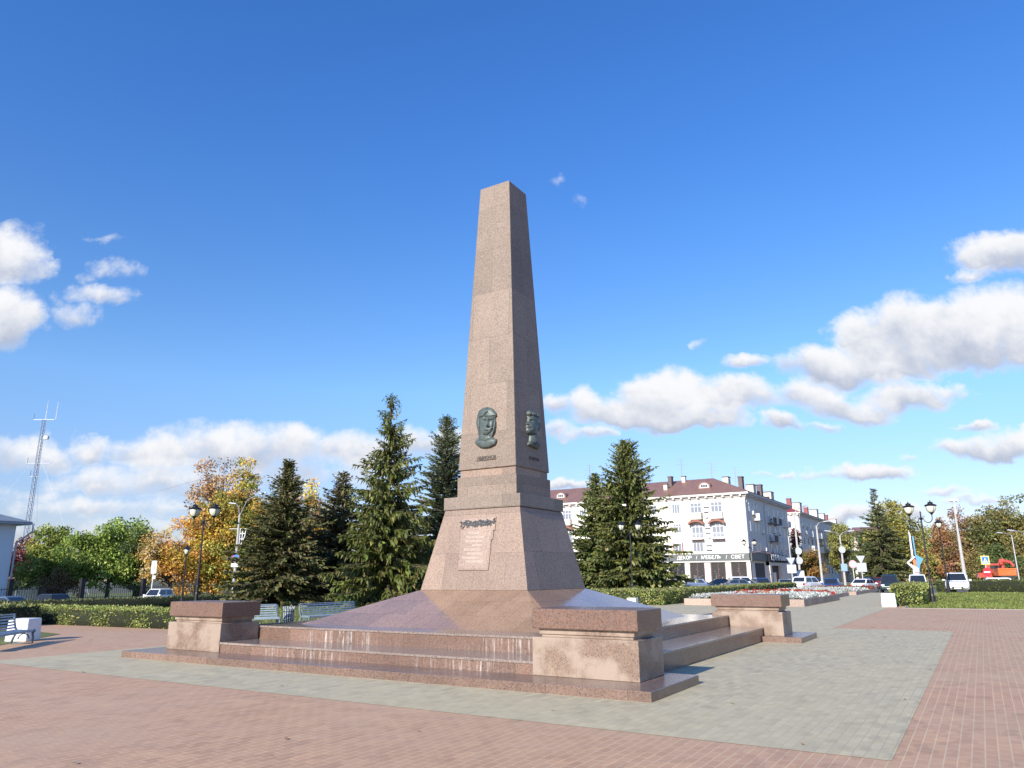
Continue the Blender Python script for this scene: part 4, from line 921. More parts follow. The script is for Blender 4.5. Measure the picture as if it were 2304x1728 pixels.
# ------------------------------------------------------------------ flower beds
KERB = granite('bed_kerb_granite', (.42, .29, .22), (.42, .35, .30), .6, 1.0, 1, .12)
SOIL = mat('bed_soil', (.05, .04, .03), .95, var=.3)
SILV = [(.44, .47, .43), (.52, .54, .49), (.37, .41, .37), (.60, .61, .57)]; REDF = [(.42, .055, .03), (.50, .09, .04), (.33, .05, .035), (.20, .09, .05)]
DKR = [(.16, .045, .05), (.20, .07, .06), (.12, .10, .045)]
def bed(label, x0, x1, y0, y1, h, z0=0.0):
    root = thing('flower_bed', label, 'flower bed', (0, 0, z0))
    k = MB(); t = .16
    k.box(x0, x1, y0, y0 + t, 0, h); k.box(x0, x1, y1 - t, y1, 0, h); k.box(x0, x0 + t, y0 + t, y1 - t, 0, h - .001); k.box(x1 - t, x1, y0 + t, y1 - t, 0, h - .001)
    k.build('kerb', KERB, root)
    s = MB(); s.box(x0 + t, x1 - t, y0 + t, y1 - t, 0, h - .03); s.build('soil', SOIL, root)
    return root
def flowers(label, n, seed, x0, x1, y0, y1, z, cols, hh, leaf, mound=.12, name='flowers', test=None, cat='flowers'):
    r = np.random.default_rng(seed); nc = max(30, n // 26)
    cx, cy = r.uniform(x0, x1, nc * 3), r.uniform(y0, y1, nc * 3)
    if test is not None:
        m_ = test(cx, cy); cx, cy = cx[m_], cy[m_]
    cx, cy = cx[:nc], cy[:nc]; nc = len(cx)
    u = np.clip((cx - x0) / (x1 - x0), 0, 1); v = np.clip((cy - y0) / (y1 - y0), 0, 1)
    zz = z + mound * (4 * u * (1 - u)) ** .5 + r.uniform(-.03, .05, nc)
    k = r.integers(0, nc, n); off = unit(r.normal(0, 1, (n, 3))) * r.random((n, 1)) ** .4 * np.array([.2, .2, hh]); off[:, 2] = np.abs(off[:, 2])
    P = np.stack([cx[k], cy[k], zz[k]], 1) + off; D = unit(off * 2 + r.normal(0, .4, (n, 3)) + np.array([0, 0, .5])); W = unit(np.cross(D, r.normal(0, 1, (n, 3))))
    L = leaf * r.uniform(.6, 1.4, n); tone = r.normal(0, .12, nc)[k]
    col = np.clip(palette(r, n, cols) * (1 + tone)[:, None], 0, .9)
    return tag(leaf_mesh(name, kites(P, D, W, L, L * .33), col, PETAL), label, cat, kind='stuff')
bed('long granite kerbed flower bed right behind the far right pedestal', -4.4, 1.93, 25.6, 36.9, .36)
bed('middle granite kerbed flower bed', -4.6, 1.1, 37.6, 47.0, .26)
bed('farthest granite kerbed flower bed near the parked cars', -5.0, 1.30, 49.4, 64.0, .27, 0.0)
flowers('silver leaved plants in the near bed', 21000, 81, -4.1, 1.75, 25.9, 36.5, .31, SILV, .15, .12, .07, test=lambda x, y: ~((np.abs(y - 29.6 - .4 * x) < .5) & (x < -.4) & (x > -2.8)) & (y < 34.4))
flowers('red flowers in the near bed', 6000, 82, -4.1, 1.7, 26, 36.6, .33, REDF[:3], .15, .12, .10, test=lambda x, y: ((np.abs(y - 29.6 - .4 * x) < .5) & (x < -.4) & (x > -2.8)) | (y > 34.5))
flowers('red flowers in the middle bed', 7000, 83, -4.3, .9, 37.9, 46.7, .22, REDF + DKR, .13, .12, .06, test=lambda x, y: (y < 41) | (x < -2.5))
flowers('silver leaved plants in the middle bed', 7000, 84, -4.3, .9, 40.5, 46.7, .22, SILV, .13, .13, .06, test=lambda x, y: x > -2.4)
flowers('silver leaved plants in the far bed', 9000, 85, -4.6, 1.1, 49.7, 57.8, .22, SILV, .14, .14, .06)
flowers('dark red plants in the far bed', 6500, 86, -4.6, 1.1, 58, 63.7, .22, DKR + REDF[2:], .16, .14, .06)

# ------------------------------------------------------------------ iron fence on the left
fx = -63.0; FE = mat('fence_iron', (.03, .03, .034), .5, .3)
fn = thing('iron_fence', 'black iron bar fence with square posts along the left street', 'fence', (fx, 0, zl))
posts = [-2.0, 4.4, 10.6, 13.6, 18.3, 24.6, 30.8, 37.0, 43.2, 49.4, 55.6]
for y in posts:
    b = MB(); b.box(-.19, .19, y - .19, y + .19, 0, 2.55); b.box(-.23, .23, y - .23, y + .23, 2.5505, 2.64)
    b.build('post', FE, fn)
for y0, y1 in zip(posts[:-1], posts[1:]):
    b = MB()
    for z in (.25, 1.75): b.box(-.02, .02, y0 + .2, y1 - .2, z, z + .05)
    n = int((y1 - y0) / .21)
    for k in range(1, n):
        y = y0 + (y1 - y0) * k / n; b.box(-.012, .012, y - .013, y + .013, .1, 1.95 + .12 * math.sin(PI * k / n))
    b.build('bar_panel', FE, fn)
sheet('lawn', rng(-130, -63.5, 8), rng(-40, 80, 10), M_LAWN, .012)

# ------------------------------------------------------------------ poles, signs, mast
def light_pole(label, loc, h, arms, r0=.13, r1=.07, group=None, m_=None):
    root = thing('light_pole', label, 'light pole', loc, 0, group)
    b = MB(); b.tube([(0, 0, -.1), (0, 0, h * .5), (0, 0, h)], [r0, (r0 + r1) / 2, r1], 10); b.build('pole', m_ or CONC, root)
    for a, l, rise in arms:
        ca, sa = math.cos(a), math.sin(a); b = MB(); b.tube([(0, 0, h - .1), (ca * l * .35, sa * l * .35, h + rise * .7), (ca * l, sa * l, h + rise)], .04, 6)
        ar = b.build('arm', GALV, root)
        b = MB(); e = Vector((ca * l, sa * l, h + rise)); d = Vector((ca, sa, .12)).normalized(); b.obox(e + d * .3, d * .36, Vector((-sa, ca, 0)) * .13, (0, 0, .06)); b.build('lamp_head', mat('lamp_head_grey', (.55, .56, .57), .4), ar, bevel=.03)
    return root
RV = math.atan2(math.sin(YAW), math.cos(YAW))     # heading of the view's right-hand direction
pl = light_pole('tall concrete light pole with a forked arm and a blue round sign', (-52.97, 33.9, zl), 8.8, [(RV, 1.9, 2.1), (RV + PI, .5, 1.1)], .17, .10)
b = MB(); ct = frame((-52.97 + 0, 0, 0), (math.cos(YAW), math.sin(YAW), 0), (0, 0, 1))
def disc(b, c, n, r, t, seg_=20):
    n = Vector(n).normalized(); x = n.cross(Vector((0, 0, 1))).normalized(); y = Vector((0, 0, 1)); c = Vector(c)
    poly = [(r * math.cos(2 * PI * k / seg_), r * math.sin(2 * PI * k / seg_)) for k in range(seg_)]
    b.prism(poly, lambda u, v, d: c - x * u + y * v + n * d, 0, t)
NV = Vector((math.sin(YAW), -math.cos(YAW), 0)); NS = Vector((math.sin(YAW + .25), -math.cos(YAW + .25), 0))
SBLUE = mat('sign_blue', (.03, .20, .55), .4); SRED = mat('sign_red', (.60, .05, .06), .4); SWHT = mat('sign_white', (.80, .80, .80), .4); SYEL = mat('sign_yellow', (.80, .62, .10), .4); SBLK = mat('sign_black', (.02, .02, .02), .4); SBACK = mat('sign_back', (.50, .52, .53), .5)
b = MB(); disc(b, NV * .2 + Vector((0, 0, 4.55)), NV, .43, .02); s1 = b.build('no_parking_sign', SBLUE, pl)
b = MB(); c0 = NV * .222 + Vector((0, 0, 4.55)); rx = Vector((math.cos(YAW), math.sin(YAW), 0))
b.obox(c0, (rx - Vector((0, 0, 1))) * .26, (rx + Vector((0, 0, 1))) * .032, NV * .002); b.build('sign_bar', SRED, s1)
b = MB(); ring = [Vector((0, 0, 0)) + c0 + rx * (.40 * math.cos(t)) + Vector((0, 0, .40 * math.sin(t))) for t in np.linspace(0, 2 * PI, 25)]; b.tube(ring, .022, 4); b.build('sign_rim', SRED, s1)
b = MB(); b.obox(NV * .2 + Vector((0, 0, 3.85)), rx * .36, NV * .01, (0, 0, .17)); b.build('sign_plate', SWHT, pl)
b = MB()
o_ = Vector((0, 0, 7.4)) + rx * .16
for t0, t1 in (((.0, 0), (.62, 0)), ((.62, 0), (.52, -.75)), ((.52, -.75), (.12, -1.75)), ((.04, 0), (.04, -1.75)), ((.3, 0), (.26, -1.2)), ((.05, -.5), (.56, -.45)), ((.05, -1.0), (.42, -1.0))):
    b.bar(o_ + rx * t0[0] + Vector((0, 0, t0[1])), o_ + rx * t1[0] + Vector((0, 0, t1[1])), .06)
b.bar(Vector((0, 0, 7.4)) - rx * .9, Vector((0, 0, 7.4)), .04); b.build('banner_frame', SWHT, pl)
sp_ = thing('bus_stop_sign', 'thin white post with a narrow white sign plate above the white off-road car', 'street sign', (-61.4, 30.7, zl))
b = MB(); b.tube([(0, 0, 0), (0, 0, 4.3)], .05, 8); b.build('post', WHT, sp_)
b = MB(); b.obox((0, 0, 3.75), rx * .26, NV * .02, (0, 0, .62)); q = b.build('sign_plate', SWHT, sp_); b = MB(); b.obox(Vector((0, 0, 3.6)) + NV * .024, rx * .10, NV * .002, (0, 0, .24)); b.build('sign_symbol', mat('sign_grey', (.25, .27, .3), .5), q)
b = MB(); b.obox(Vector((.0, 0, 2.75)) + rx * .12, rx * .14, NV * .02, (0, 0, .16)); b.build('sign_plate', SWHT, sp_)

mast = thing('radio_mast', 'tall thin lattice radio mast with cross arms and whip aerials at the far left', 'radio mast', (-134.7, 53.0, zl))
LAT = mat('mast_steel', (.26, .30, .38), .5, .4)
b = MB(); Hm = 31.4; leg = lambda k, z: Vector((.52 * (1 - .35 * z / Hm) * math.cos(k * 2 * PI / 3 + .4), .52 * (1 - .35 * z / Hm) * math.sin(k * 2 * PI / 3 + .4), z))
for k in range(3): b.tube([leg(k, 0), leg(k, Hm)], .055, 5)
z = 0
while z < Hm - 1.2:
    for k in range(3):
        b.bar(leg(k, z), leg((k + 1) % 3, z + 1.2), .05); b.bar(leg(k, z + 1.2), leg((k + 1) % 3, z + 1.2), .05)
    z += 1.2
b.build('lattice', LAT, mast)
for z, l0, l1 in ((Hm, -2.0, 1.9), (23.2, -1.9, 2.3), (20.8, -1.0, .6)):
    b = MB(); b.bar(rx * l0 + Vector((0, 0, z)), rx * l1 + Vector((0, 0, z)), .13); b.bar(rx * l0 + Vector((0, 0, z)), rx * l0 + Vector((0, 0, z + 1.1)), .07); b.build('cross_arm', LAT, mast)
for x, z0, z1 in ((.2, Hm, Hm + 3.6), (2.1, Hm, Hm + 3.4), (-2.0, 23.2, 25.0)):
    b = MB(); b.tube([rx * x + Vector((0, 0, z0)), rx * x + Vector((0, 0, z1))], [.07, .03], 5); b.build('whip_aerial', mat('aerial_white', (.7, .72, .75), .5), mast)
b = MB(); b.obox(rx * .9 + Vector((0, 0, 28.0)), rx * .35, NV * .3, (0, 0, .28)); b.build('radio_box', WHT, mast)
b = MB()
for k in range(3):
    a = k * 2 * PI / 3 + .4
    for z in (14, 25): b.tube([(0, 0, z), (14 * math.cos(a), 14 * math.sin(a), 0)], .02, 3)
b.build('guy_wire', LAT, mast)

def sign_post(label, loc, h, kind, rot=0.0, plates=()):
    root = thing('road_sign', label, 'road sign', loc, rot)
    b = MB(); b.tube([(0, 0, 0), (0, 0, h)], .045, 8); b.build('post', mat('post_white', (.62, .62, .60), .5), root)
    n = NV; x = rx
    for k, z in plates:
        c = n * .06 + Vector((0, 0, z)); tri = lambda s: [(-s * .866, s * .5), (0, -s), (s * .866, s * .5)]
        P = lambda u, v, d: c + x * u + Vector((0, 0, v)) + n * d
        if k == 'yield_back':
            b = MB(); b.prism(tri(.58), P, 0, .015); b.build('sign_plate', SBACK, root)
        if k == 'yield':
            b = MB(); b.prism(tri(.58), P, 0, .015); q = b.build('sign_plate', SRED, root); b = MB(); b.prism(tri(.40), P, .0155, .018); b.build('sign_face', SWHT, q)
        if k == 'square':
            b = MB(); b.obox(c, x * .50, n * .008, (0, 0, .46)); b.build('sign_plate', SWHT, root)
        if k == 'square_back':
            b = MB(); b.obox(c, x * .55, n * .008, (0, 0, .48)); b.build('sign_plate', SBACK, root)
        if k in ('no_entry', 'round_pink'):
            b = MB(); disc(b, c, n, .44, .015); q = b.build('sign_plate', SRED if k == 'no_entry' else mat('sign_pink', (.74, .42, .44), .5), root)
            if k == 'no_entry': b = MB(); b.obox(c + n * .017, x * .32, n * .002, (0, 0, .065)); b.build('sign_bar', SWHT, q)
            else: b = MB(); disc(b, c + n * .0155, n, .30, .003); b.build('sign_face', mat('sign_pale', (.75, .62, .62), .5), q)
        if k == 'crossing':
            b = MB(); b.obox(c, x * .44, n * .008, (0, 0, .44)); q = b.build('sign_plate', SYEL, root)
            b = MB(); b.obox(c + n * .011, x * .36, n * .002, (0, 0, .36)); q2 = b.build('sign_face', SWHT, q)
            b = MB(); b.obox(c + n * .016, x * .31, n * .002, (0, 0, .31)); b.build('sign_field', SBLUE, q)
            b = MB(); c2 = c + n * .0185; b.prism([(-.26, -.23), (.26, -.23), (0, .26)], lambda u, v, d: c2 + x * u + Vector((0, 0, v)) + n * d, 0, .002); b.build('sign_triangle', SWHT, q)
            b = MB(); c3 = c + n * .021; T = lambda u, v, d: c3 + x * u + Vector((0, 0, v)) + n * d
            for quad_ in ([(u * .75, v * .75) for u, v in qq] for qq in ([(-.03, -.02), (.05, -.03), (.06, .10), (-.02, .10)], [(-.10, -.24), (-.05, -.24), (.02, -.03), (-.03, -.03)], [(.07, -.24), (.12, -.24), (.05, -.02), (.0, -.03)], [(.0, .11), (.05, .11), (.05, .17), (.0, .17)])): b.prism(quad_, T, 0, .002)
            b.build('sign_walker', SBLK, q)
    return root
sign_post('white post with a down-pointing triangle above a square plate beside the corner shop', (-8.47, 74.5, -.35), 6.2, '', 0, [('yield_back', 3.5), ('square', 2.55)])
sign_post('thin white post with a pale pink round sign', (-2.17, 75.6, -.35), 3.4, '', 0, [('round_pink', 3.0)])
sign_post('grey backed triangle over a square plate left of the spiky spruce', (-1.33, 75.7, -.35), 3.9, '', 0, [('yield_back', 3.6), ('square_back', 2.65)])
sign_post('yellow bordered crossing sign above a red no entry sign', (10.3, 74.4, -.35), 3.75, '', 0, [('crossing', 3.2), ('no_entry', 2.05)])
G_P = 'pale concrete street light poles'
light_pole('pale light pole carrying two round plates at the corner of the second building', (-8.2, 77.6, -.35), 9.0, [(RV, 1.2, .7)], .15, .09, G_P)
q = [o for o in C.objects if o.get('label', '').startswith('pale light pole carrying')][0]
for z in (4.6, 3.5):
    b = MB(); disc(b, NV * .18 + Vector((0, 0, z)), NV, .42, .02); b.build('round_plate', SBACK, q)
b = MB(); b.obox(NV * .18 + Vector((0, 0, 1.95)), rx * .42, NV * .01, (0, 0, .40)); b.build('square_plate', SWHT, q)
light_pole('pale light pole leaning lamp in front of the second building', (-5.42, 75.1, -.35), 7.3, [(RV, .9, .45)], .15, .09, G_P)
light_pole('pale light pole with a blue plate left of the pink round sign', (-3.97, 81.4, -.35), 6.4, [(RV, 1.1, .5), (RV + PI, 1.1, .5)], .15, .08, G_P)
q = [o for o in C.objects if o.get('label', '').startswith('pale light pole with a blue')][0]
b = MB(); b.obox(NV * .18 + Vector((0, 0, 2.7)), rx * .36, NV * .012, (0, 0, .42)); b.build('blue_plate', mat('plate_blue', (.30, .45, .70), .5), q); b = MB(); disc(b, NV * .18 + Vector((0, 0, 4.75)), NV, .40, .02); b.build('round_plate', SBACK, q)
tm = thing('floodlight_mast', 'tall tapering pale mast with floodlights at its top', 'light pole', (7.94, 99.4, -.35))
b = MB(); b.tube([(0, 0, -.2), (0, 0, 6), (0, 0, 11.2)], [.27, .17, .07], 12); b.build('pole', CONC, tm)
b = MB(); b.bar(-rx * .45 + Vector((0, 0, 11.2)), rx * .45 + Vector((0, 0, 11.2)), .10)
for k in (-.32, .32): b.obox(rx * k + Vector((0, 0, 11.36)) + NV * .1, rx * .2, NV * .12, (0, 0, .12))
b.build('floodlight', WHT, tm)
b = MB(); b.tube([rx * .16 + Vector((0, 0, 9.6)), rx * .16 + Vector((0, 0, 10.9))], .14, 6); b.build('equipment_box', mat('lamp_head_grey'), tm)
b = MB(); b.lathe([(.30, 0), (.285, 1.6), (.275, 1.7)], n=12); b.build('painted_base', WHT, tm)
for i, (lb, x, y, h) in enumerate((('grey street light far right behind the orange truck', 14.1, 109.3, 7.0), ('shorter grey street light behind the orange truck cab', 13.7, 124.3, 6.2), ('grey street light cut by the right edge of the view', 14.9, 94.3, 6.6))):
    light_pole(lb, (x, y, -.35), h, [(RV + PI, 1.3, .3)], .11, .07, 'grey street lights at the far right', GALV)

# ------------------------------------------------------------------ zigzag pillar (stela)
st_ = thing('zigzag_pillar', 'tall white and blue zigzag sculpture pillar across the street', 'sculpture', (2.87, 89.4, -.35), YAW * .3)
S2 = 104.5 / 1656.7 / 6.914 * 1.0
z2 = lambda pts: [((a - 955 + .134 * (1372 - b_)) * S2, (1372 - b_) * S2) for a, b_ in pts]
W1 = [(843, 585), (866, 640), (905, 930), (930, 945), (850, 1020), (968, 1088), (978, 1372), (935, 1372), (903, 1096), (833, 1025), (832, 1012), (890, 955), (868, 800)]
B1 = [(888, 668), (905, 672), (940, 915), (1025, 968), (988, 1050), (985, 1110), (1002, 1372), (979, 1372), (969, 1085), (950, 1075), (945, 1000), (930, 944)]
def ccw(p): 
    a = sum(p[i][0] * p[(i + 1) % len(p)][1] - p[(i + 1) % len(p)][0] * p[i][1] for i in range(len(p))); return p if a > 0 else p[::-1]
b = MB(); b.prism(ccw(z2(W1)), lambda u, v, d: (u, -d, v), -.35, .35); b.build('white_blade', mat('pillar_white', (.72, .68, .70), .5, var=.06), st_)
b = MB(); b.prism(ccw(z2(B1)), lambda u, v, d: (u, -d, v), -.30, .30); b.build('blue_blade', mat('pillar_blue', (.10, .30, .50), .45, var=.1), st_)
b = MB(); b.prism(ccw(z2([(900, 985), (925, 965), (945, 1000), (948, 1074), (915, 1062)])), lambda u, v, d: (u, -d, v), -.2, .2); b.build('orange_inset', mat('pillar_orange', (.55, .18, .08), .5), st_)
b = MB(); b.prism(ccw(z2([(925, 1140), (990, 1140), (990, 1152), (925, 1152)])), lambda u, v, d: (u, -d, v), -.38, .38); b.build('band', mat('pillar_band', (.45, .12, .18), .5), st_)

# ================================================================== BUILDINGS
def plaster(name, col, dirt=.12, rough=.85):
    m_ = bpy.data.materials.new(name); m_.use_nodes = True; g = NT(m_.node_tree); b = m_.node_tree.nodes['Principled BSDF']
    oc = g.n('ShaderNodeTexCoord').outputs['Object']
    n1 = g.noise(oc, .35, 5, .65); n2 = g.noise(g.v('MULTIPLY', oc, (1.6, 1.6, .18)), 1.0, 4, .6)
    c = g.mix(g.ramp(n1, .35, .7, 0, dirt * 2), col, tuple(x * .78 for x in col)); c = g.mix(g.ramp(n2, .55, .75, 0, dirt * 2.2), c, tuple(x * .68 for x in col))
    g.L(c, b.inputs['Base Color']); b.inputs['Roughness'].default_value = rough; b.inputs['Specular IOR Level'].default_value = .25
    return m_
def metal_roof(name, col):
    m_ = bpy.data.materials.new(name); m_.use_nodes = True; g = NT(m_.node_tree); b = m_.node_tree.nodes['Principled BSDF']
    tc = g.n('ShaderNodeTexCoord'); w = g.n('ShaderNodeTexBrick'); g.L(tc.outputs['UV'], w.inputs['Vector'])
    w.inputs['Scale'].default_value = 1; w.inputs['Brick Width'].default_value = .62; w.inputs['Row Height'].default_value = 1.9; w.inputs['Mortar Size'].default_value = .03; w.offset = 0
    w.inputs['Color1'].default_value = (.9, .9, .9, 1); w.inputs['Color2'].default_value = (1.08, 1.06, 1.05, 1); w.inputs['Mortar'].default_value = (.72, .72, .72, 1)
    n = g.noise(tc.outputs['Object'], .5, 4, .6); c = g.mix(1.0, col, w.outputs['Color'], 'MULTIPLY'); c = g.mix(g.ramp(n, .4, .7, 0, .35), c, tuple(x * .75 for x in col))
    g.L(c, b.inputs['Base Color']); b.inputs['Roughness'].default_value = .5
    return m_
P_WHITE = plaster('white_plaster', (.87, .83, .765), .05); P_SHADED = plaster('shaded_side_plaster', (.80, .71, .62), .12); P_CREAM = plaster('cream_plaster', (.66, .60, .48)); P_PALE = plaster('pale_plaster', (.70, .68, .64))  # second plaster: the white walls' shaded side, grazing sun warmed into its colour
ROOF_BR = metal_roof('brown_sheet_roof', (.25, .14, .105)); ROOF_RED = metal_roof('red_sheet_roof', (.30, .06, .065)); ROOF_GY = metal_roof('grey_sheet_roof', (.22, .26, .30))
WIN = mat('window_glass', (.22, .24, .28), .06, spec=.9); WIND = mat('dark_window_glass', (.05, .055, .065), .06, spec=.8); WFR = mat('window_frame_white', (.78, .78, .78), .5); BROWN = mat('brown_trim', (.27, .105, .07), .6, var=.1)
SHOPG = glass_mat('shop_glass', (.06, .065, .07), .38); SHOPIN = mat('shop_inside', (.055, .055, .06), .8); BANDG = mat('sign_band_grey', (.115, .125, .12), .5, var=.1); DARKM = mat('sign_dark', (.022, .022, .035), .85, 0, .15)
DARKPIPE = mat('pipe_grey', (.55, .54, .53), .5)
# a face: origin, right, up, out
class Face:
    def __init__(s, o, x, n): s.o, s.x, s.n = Vector(o), Vector(x), Vector(n)
    def p(s, u, v, d=0.0): return s.o + s.x * u + Vector((0, 0, v)) + s.n * d
    def box(s, b, u0, u1, v0, v1, d0, d1): b.prism([(u0, v0), (u1, v0), (u1, v1), (u0, v1)], s.p, d0, d1)
def window(F, root, u0, u1, v0, v1, cols=3, trans=None, frame_mat=None, glass=None, fw_=.07):
    b = MB(); F.box(b, u0, u1, v0, v0 + fw_, .004, .06); F.box(b, u0, u1, v1 - fw_, v1, .004, .06)
    for k in range(cols + 1):
        u = u0 + (u1 - u0 - fw_) * k / cols; F.box(b, u, u + fw_, v0 + fw_, v1 - fw_, .004, .055)
    if trans: F.box(b, u0 + fw_, u1 - fw_, v1 - trans, v1 - trans + fw_, .004, .05)
    f = b.build('window', frame_mat or WFR, root)
    b = MB(); F.box(b, u0 + .02, u1 - .02, v0 + .02, v1 - .02, .003, .022); b.build('pane', glass or WIN, f)
    return f
def balcony(F, root, u0, u1, v0, v1, m_, open_=False):
    b = MB(); F.box(b, u0, u1, v0 - .12, v0, .002, .95)
    if open_:
        n = int((u1 - u0) / .14)
        for k in range(n + 1):
            u = u0 + (u1 - u0 - .03) * k / n; F.box(b, u, u + .03, v0, v1 - .05, .90, .93)
        F.box(b, u0, u1, v1 - .05, v1, .88, .95)
    else: F.box(b, u0, u1, v0 + .001, v1, .88, .94); F.box(b, u0, u0 + .05, v0 + .001, v1, .01, .879); F.box(b, u1 - .05, u1, v0 + .001, v1, .01, .879)
    return b.build('balcony', m_, root)
def ac_unit(F, root, u, v, w=.8, h=.55):
    b = MB(); F.box(b, u, u + w, v, v + h, .02, .32); a = b.build('air_conditioner', WFR, root, bevel=.02)
    b = MB(); b.prism([(u + w * .4 + .2 * math.cos(t), v + h / 2 + .2 * math.sin(t)) for t in np.linspace(0, 2 * PI, 13)[:-1]], F.p, .3205, .33); b.build('fan_grille', mat('lamp_head_grey'), a)
    b = MB(); F.box(b, u - .05, u + w + .05, v - .06, v, .01, .34); b.build('bracket', mat('bracket_dark', (.12, .11, .11), .6), a)
def dish(F, root, u, v, r=.45):
    b = MB(); b.prism([(u + r * math.cos(t), v + r * math.sin(t)) for t in np.linspace(0, 2 * PI, 17)[:-1]], F.p, .30, .36); F.box(b, u - .03, u + .03, v - .03, v + .03, .0, .2999); b.build('satellite_dish', WFR, root)

B1_ = thing('apartment_building', 'white four storey corner building with brown roof and shops at street level', 'building', (0, 0, 0))
EV = 13.15; x0, x1, y0, y1 = -60., -19.2, 98.8, 128.0
b = MB(); b.prism([(x0, y0), (x1, y0), (x1, y1), (x1 - 13, y1), (x1 - 13, y0 + 13), (x0, y0 + 13)], lambda u, v, d: (u, v, d), -.6, EV); b.build('wall', P_WHITE, B1_)
b = MB(); b.box(x1 + .001, x1 + .06, y0 + .9, y1 - .02, -.6, EV - .01); b.build('side_wall', P_SHADED, B1_)  # thin skin over the shaded side; shade and grazing sun sit in its colour
b = MB(); b.box(x0 - .7, x1 + .72, y0 - .75, y0 + 13.7, EV + .32, EV + .66); b.box(x1 - 13.7, x1 + .72, y0 + 13.7001, y1 + .7, EV + .32, EV + .66)
b.box(x0 - .2, x1 + .22, y0 - .22, y0 + 13.2, EV + .0005, EV + .3195); b.box(x1 - 13.2, x1 + .22, y0 + 13.2005, y1 + .2, EV + .0005, EV + .3195)
u = x0 + .5
while u < x1 + .2: b.box(u, u + .34, y0 - .62, y0 - .2205, EV + .06, EV + .3195); u += 1.32
v = y0 + 1.4
while v < y1: b.box(x1 + .2205, x1 + .60, v, v + .34, EV + .06, EV + .3195); v += 1.32
b.build('cornice', plaster('cornice_plaster', (.70, .67, .63), .2), B1_)
ez_, rz_ = EV + .665, 17.05
b = MB(); A = (x0 - .8, y0 - .85, ez_); Bq = (x1 + .82, y0 - .85, ez_); R1 = (x1 - 6.5, y0 + 6.5, rz_); R0 = (x0 - .8, y0 + 6.5, rz_); Cq = (x1 + .82, y1 + .8, ez_); R2 = (x1 - 6.5, y1 - 5.7, rz_); Dq = (x1 - 13.8, y1 + .8, ez_); E_ = (x1 - 13.8, y0 + 13.8, ez_); Fq = (x0 - .8, y0 + 13.8, ez_)
b.quad(A, Bq, R1, R0); b.quad(Bq, Cq, R2, R1); b.quad(Cq, Dq, R2); b.quad(Dq, E_, R1, R2); b.quad(E_, Fq, R0, R1)
roof = b.build('roof', ROOF_BR, B1_)
sl_ = (rz_ - ez_) / 7.35
def dormer(cx, cy):
    zb_ = ez_ + sl_ * (cy - y0 + .85) - .05; n = 10
    arc = [(cx - 1.0, zb_)] + [(cx + 1.0 * math.cos(t), zb_ + .25 + .8 * math.sin(t)) for t in np.linspace(PI, 0, n)] + [(cx + 1.0, zb_)]
    b = MB(); b.prism(arc[::-1], lambda u, v, d: (u, cy - d, v), -2.6, .12); d_ = b.build('dormer', ROOF_BR, roof)
    arc2 = [(cx - .72, zb_ + .1)] + [(cx + .72 * math.cos(t), zb_ + .28 + .55 * math.sin(t)) for t in np.linspace(PI, 0, n)] + [(cx + .72, zb_ + .1)]
    b = MB(); b.prism(arc2[::-1], lambda u, v, d: (u, cy - d, v), .1205, .14)
    b.build('dormer_window', WFR, B1_)
    b = MB()
    for a_, c_ in ((-.5, -.2), (-.14, .14), (.2, .5)): b.box(cx + a_, cx + c_, cy - .155, cy - .1405, zb_ + .2, zb_ + .62)
    b.build('dormer_pane', WIND, B1_)
dormer(-25.8, y0 + 1.7); dormer(-51.6, y0 + 1.7); dormer(-38.6, y0 + 1.7)
CHD = mat('chimney_dark', (.14, .11, .11), .8, var=.2); 
def chimney(cx, cy, w, d, zb_, zt, m_, cap=True):
    b = MB(); b.box(cx - w / 2, cx + w / 2, cy - d / 2, cy + d / 2, zb_, zt); c = b.build('chimney', m_, B1_)
    if cap: b = MB(); b.box(cx - w / 2 - .06, cx + w / 2 + .06, cy - d / 2 - .06, cy + d / 2 + .06, zt + .001, zt + .16); b.build('chimney_cap', CHD, c)
chimney(-32.2, 103, .62, .9, 15, 17.4, CHD); chimney(-32.45, 101.3, .62, .7, 14.6, 16.0, P_CREAM); chimney(-25.4, 112, 1.0, 1.4, 15.5, 17.8, P_CREAM); chimney(-21.4, 106, .68, 1.1, 14.5, 16.9, CHD)
chimney(-21.6, 113, 1.2, 1.8, 14.5, 16.3, P_CREAM); chimney(-21.0, 116.5, .8, 1.2, 14.2, 16.6, CHD); chimney(-20.8, 122, 1.3, 2.2, 14, 15.8, P_CREAM); chimney(-30.4, 104.5, .6, .6, 16, 17.5, P_CREAM)
for ax, ay, zt in ((-48.2, 105.3, 21.1), (-31.0, 105.3, 20.7), (-25.9, 105.3, 19.7), (-22.8, 108, 18.9)):
    b = MB(); b.bar((ax, ay, 15.6), (ax, ay, zt), .07)
    for k in range(5):
        z = zt - .1 - k * .42; w = .75 - .35 * math.sin(k * 2 + ax); b.bar((ax - w * (k % 2 == 0) - .1, ay, z), (ax + w, ay, z), .045)
    b.build('roof_aerial', mat('aerial_grey', (.22, .22, .23), .5, .3), B1_)
FF = Face((0, y0, 0), (1, 0, 0), (0, -1, 0)); FS = Face((x1 + .06, 0, 0), (0, 1, 0), (1, 0, 0))
smalls = [-30.75, -34.6, -47.2, -54.2]; pairs = [(-27.72, -24.5), (-42.9, -39.7), (-50.5, -57.2)]
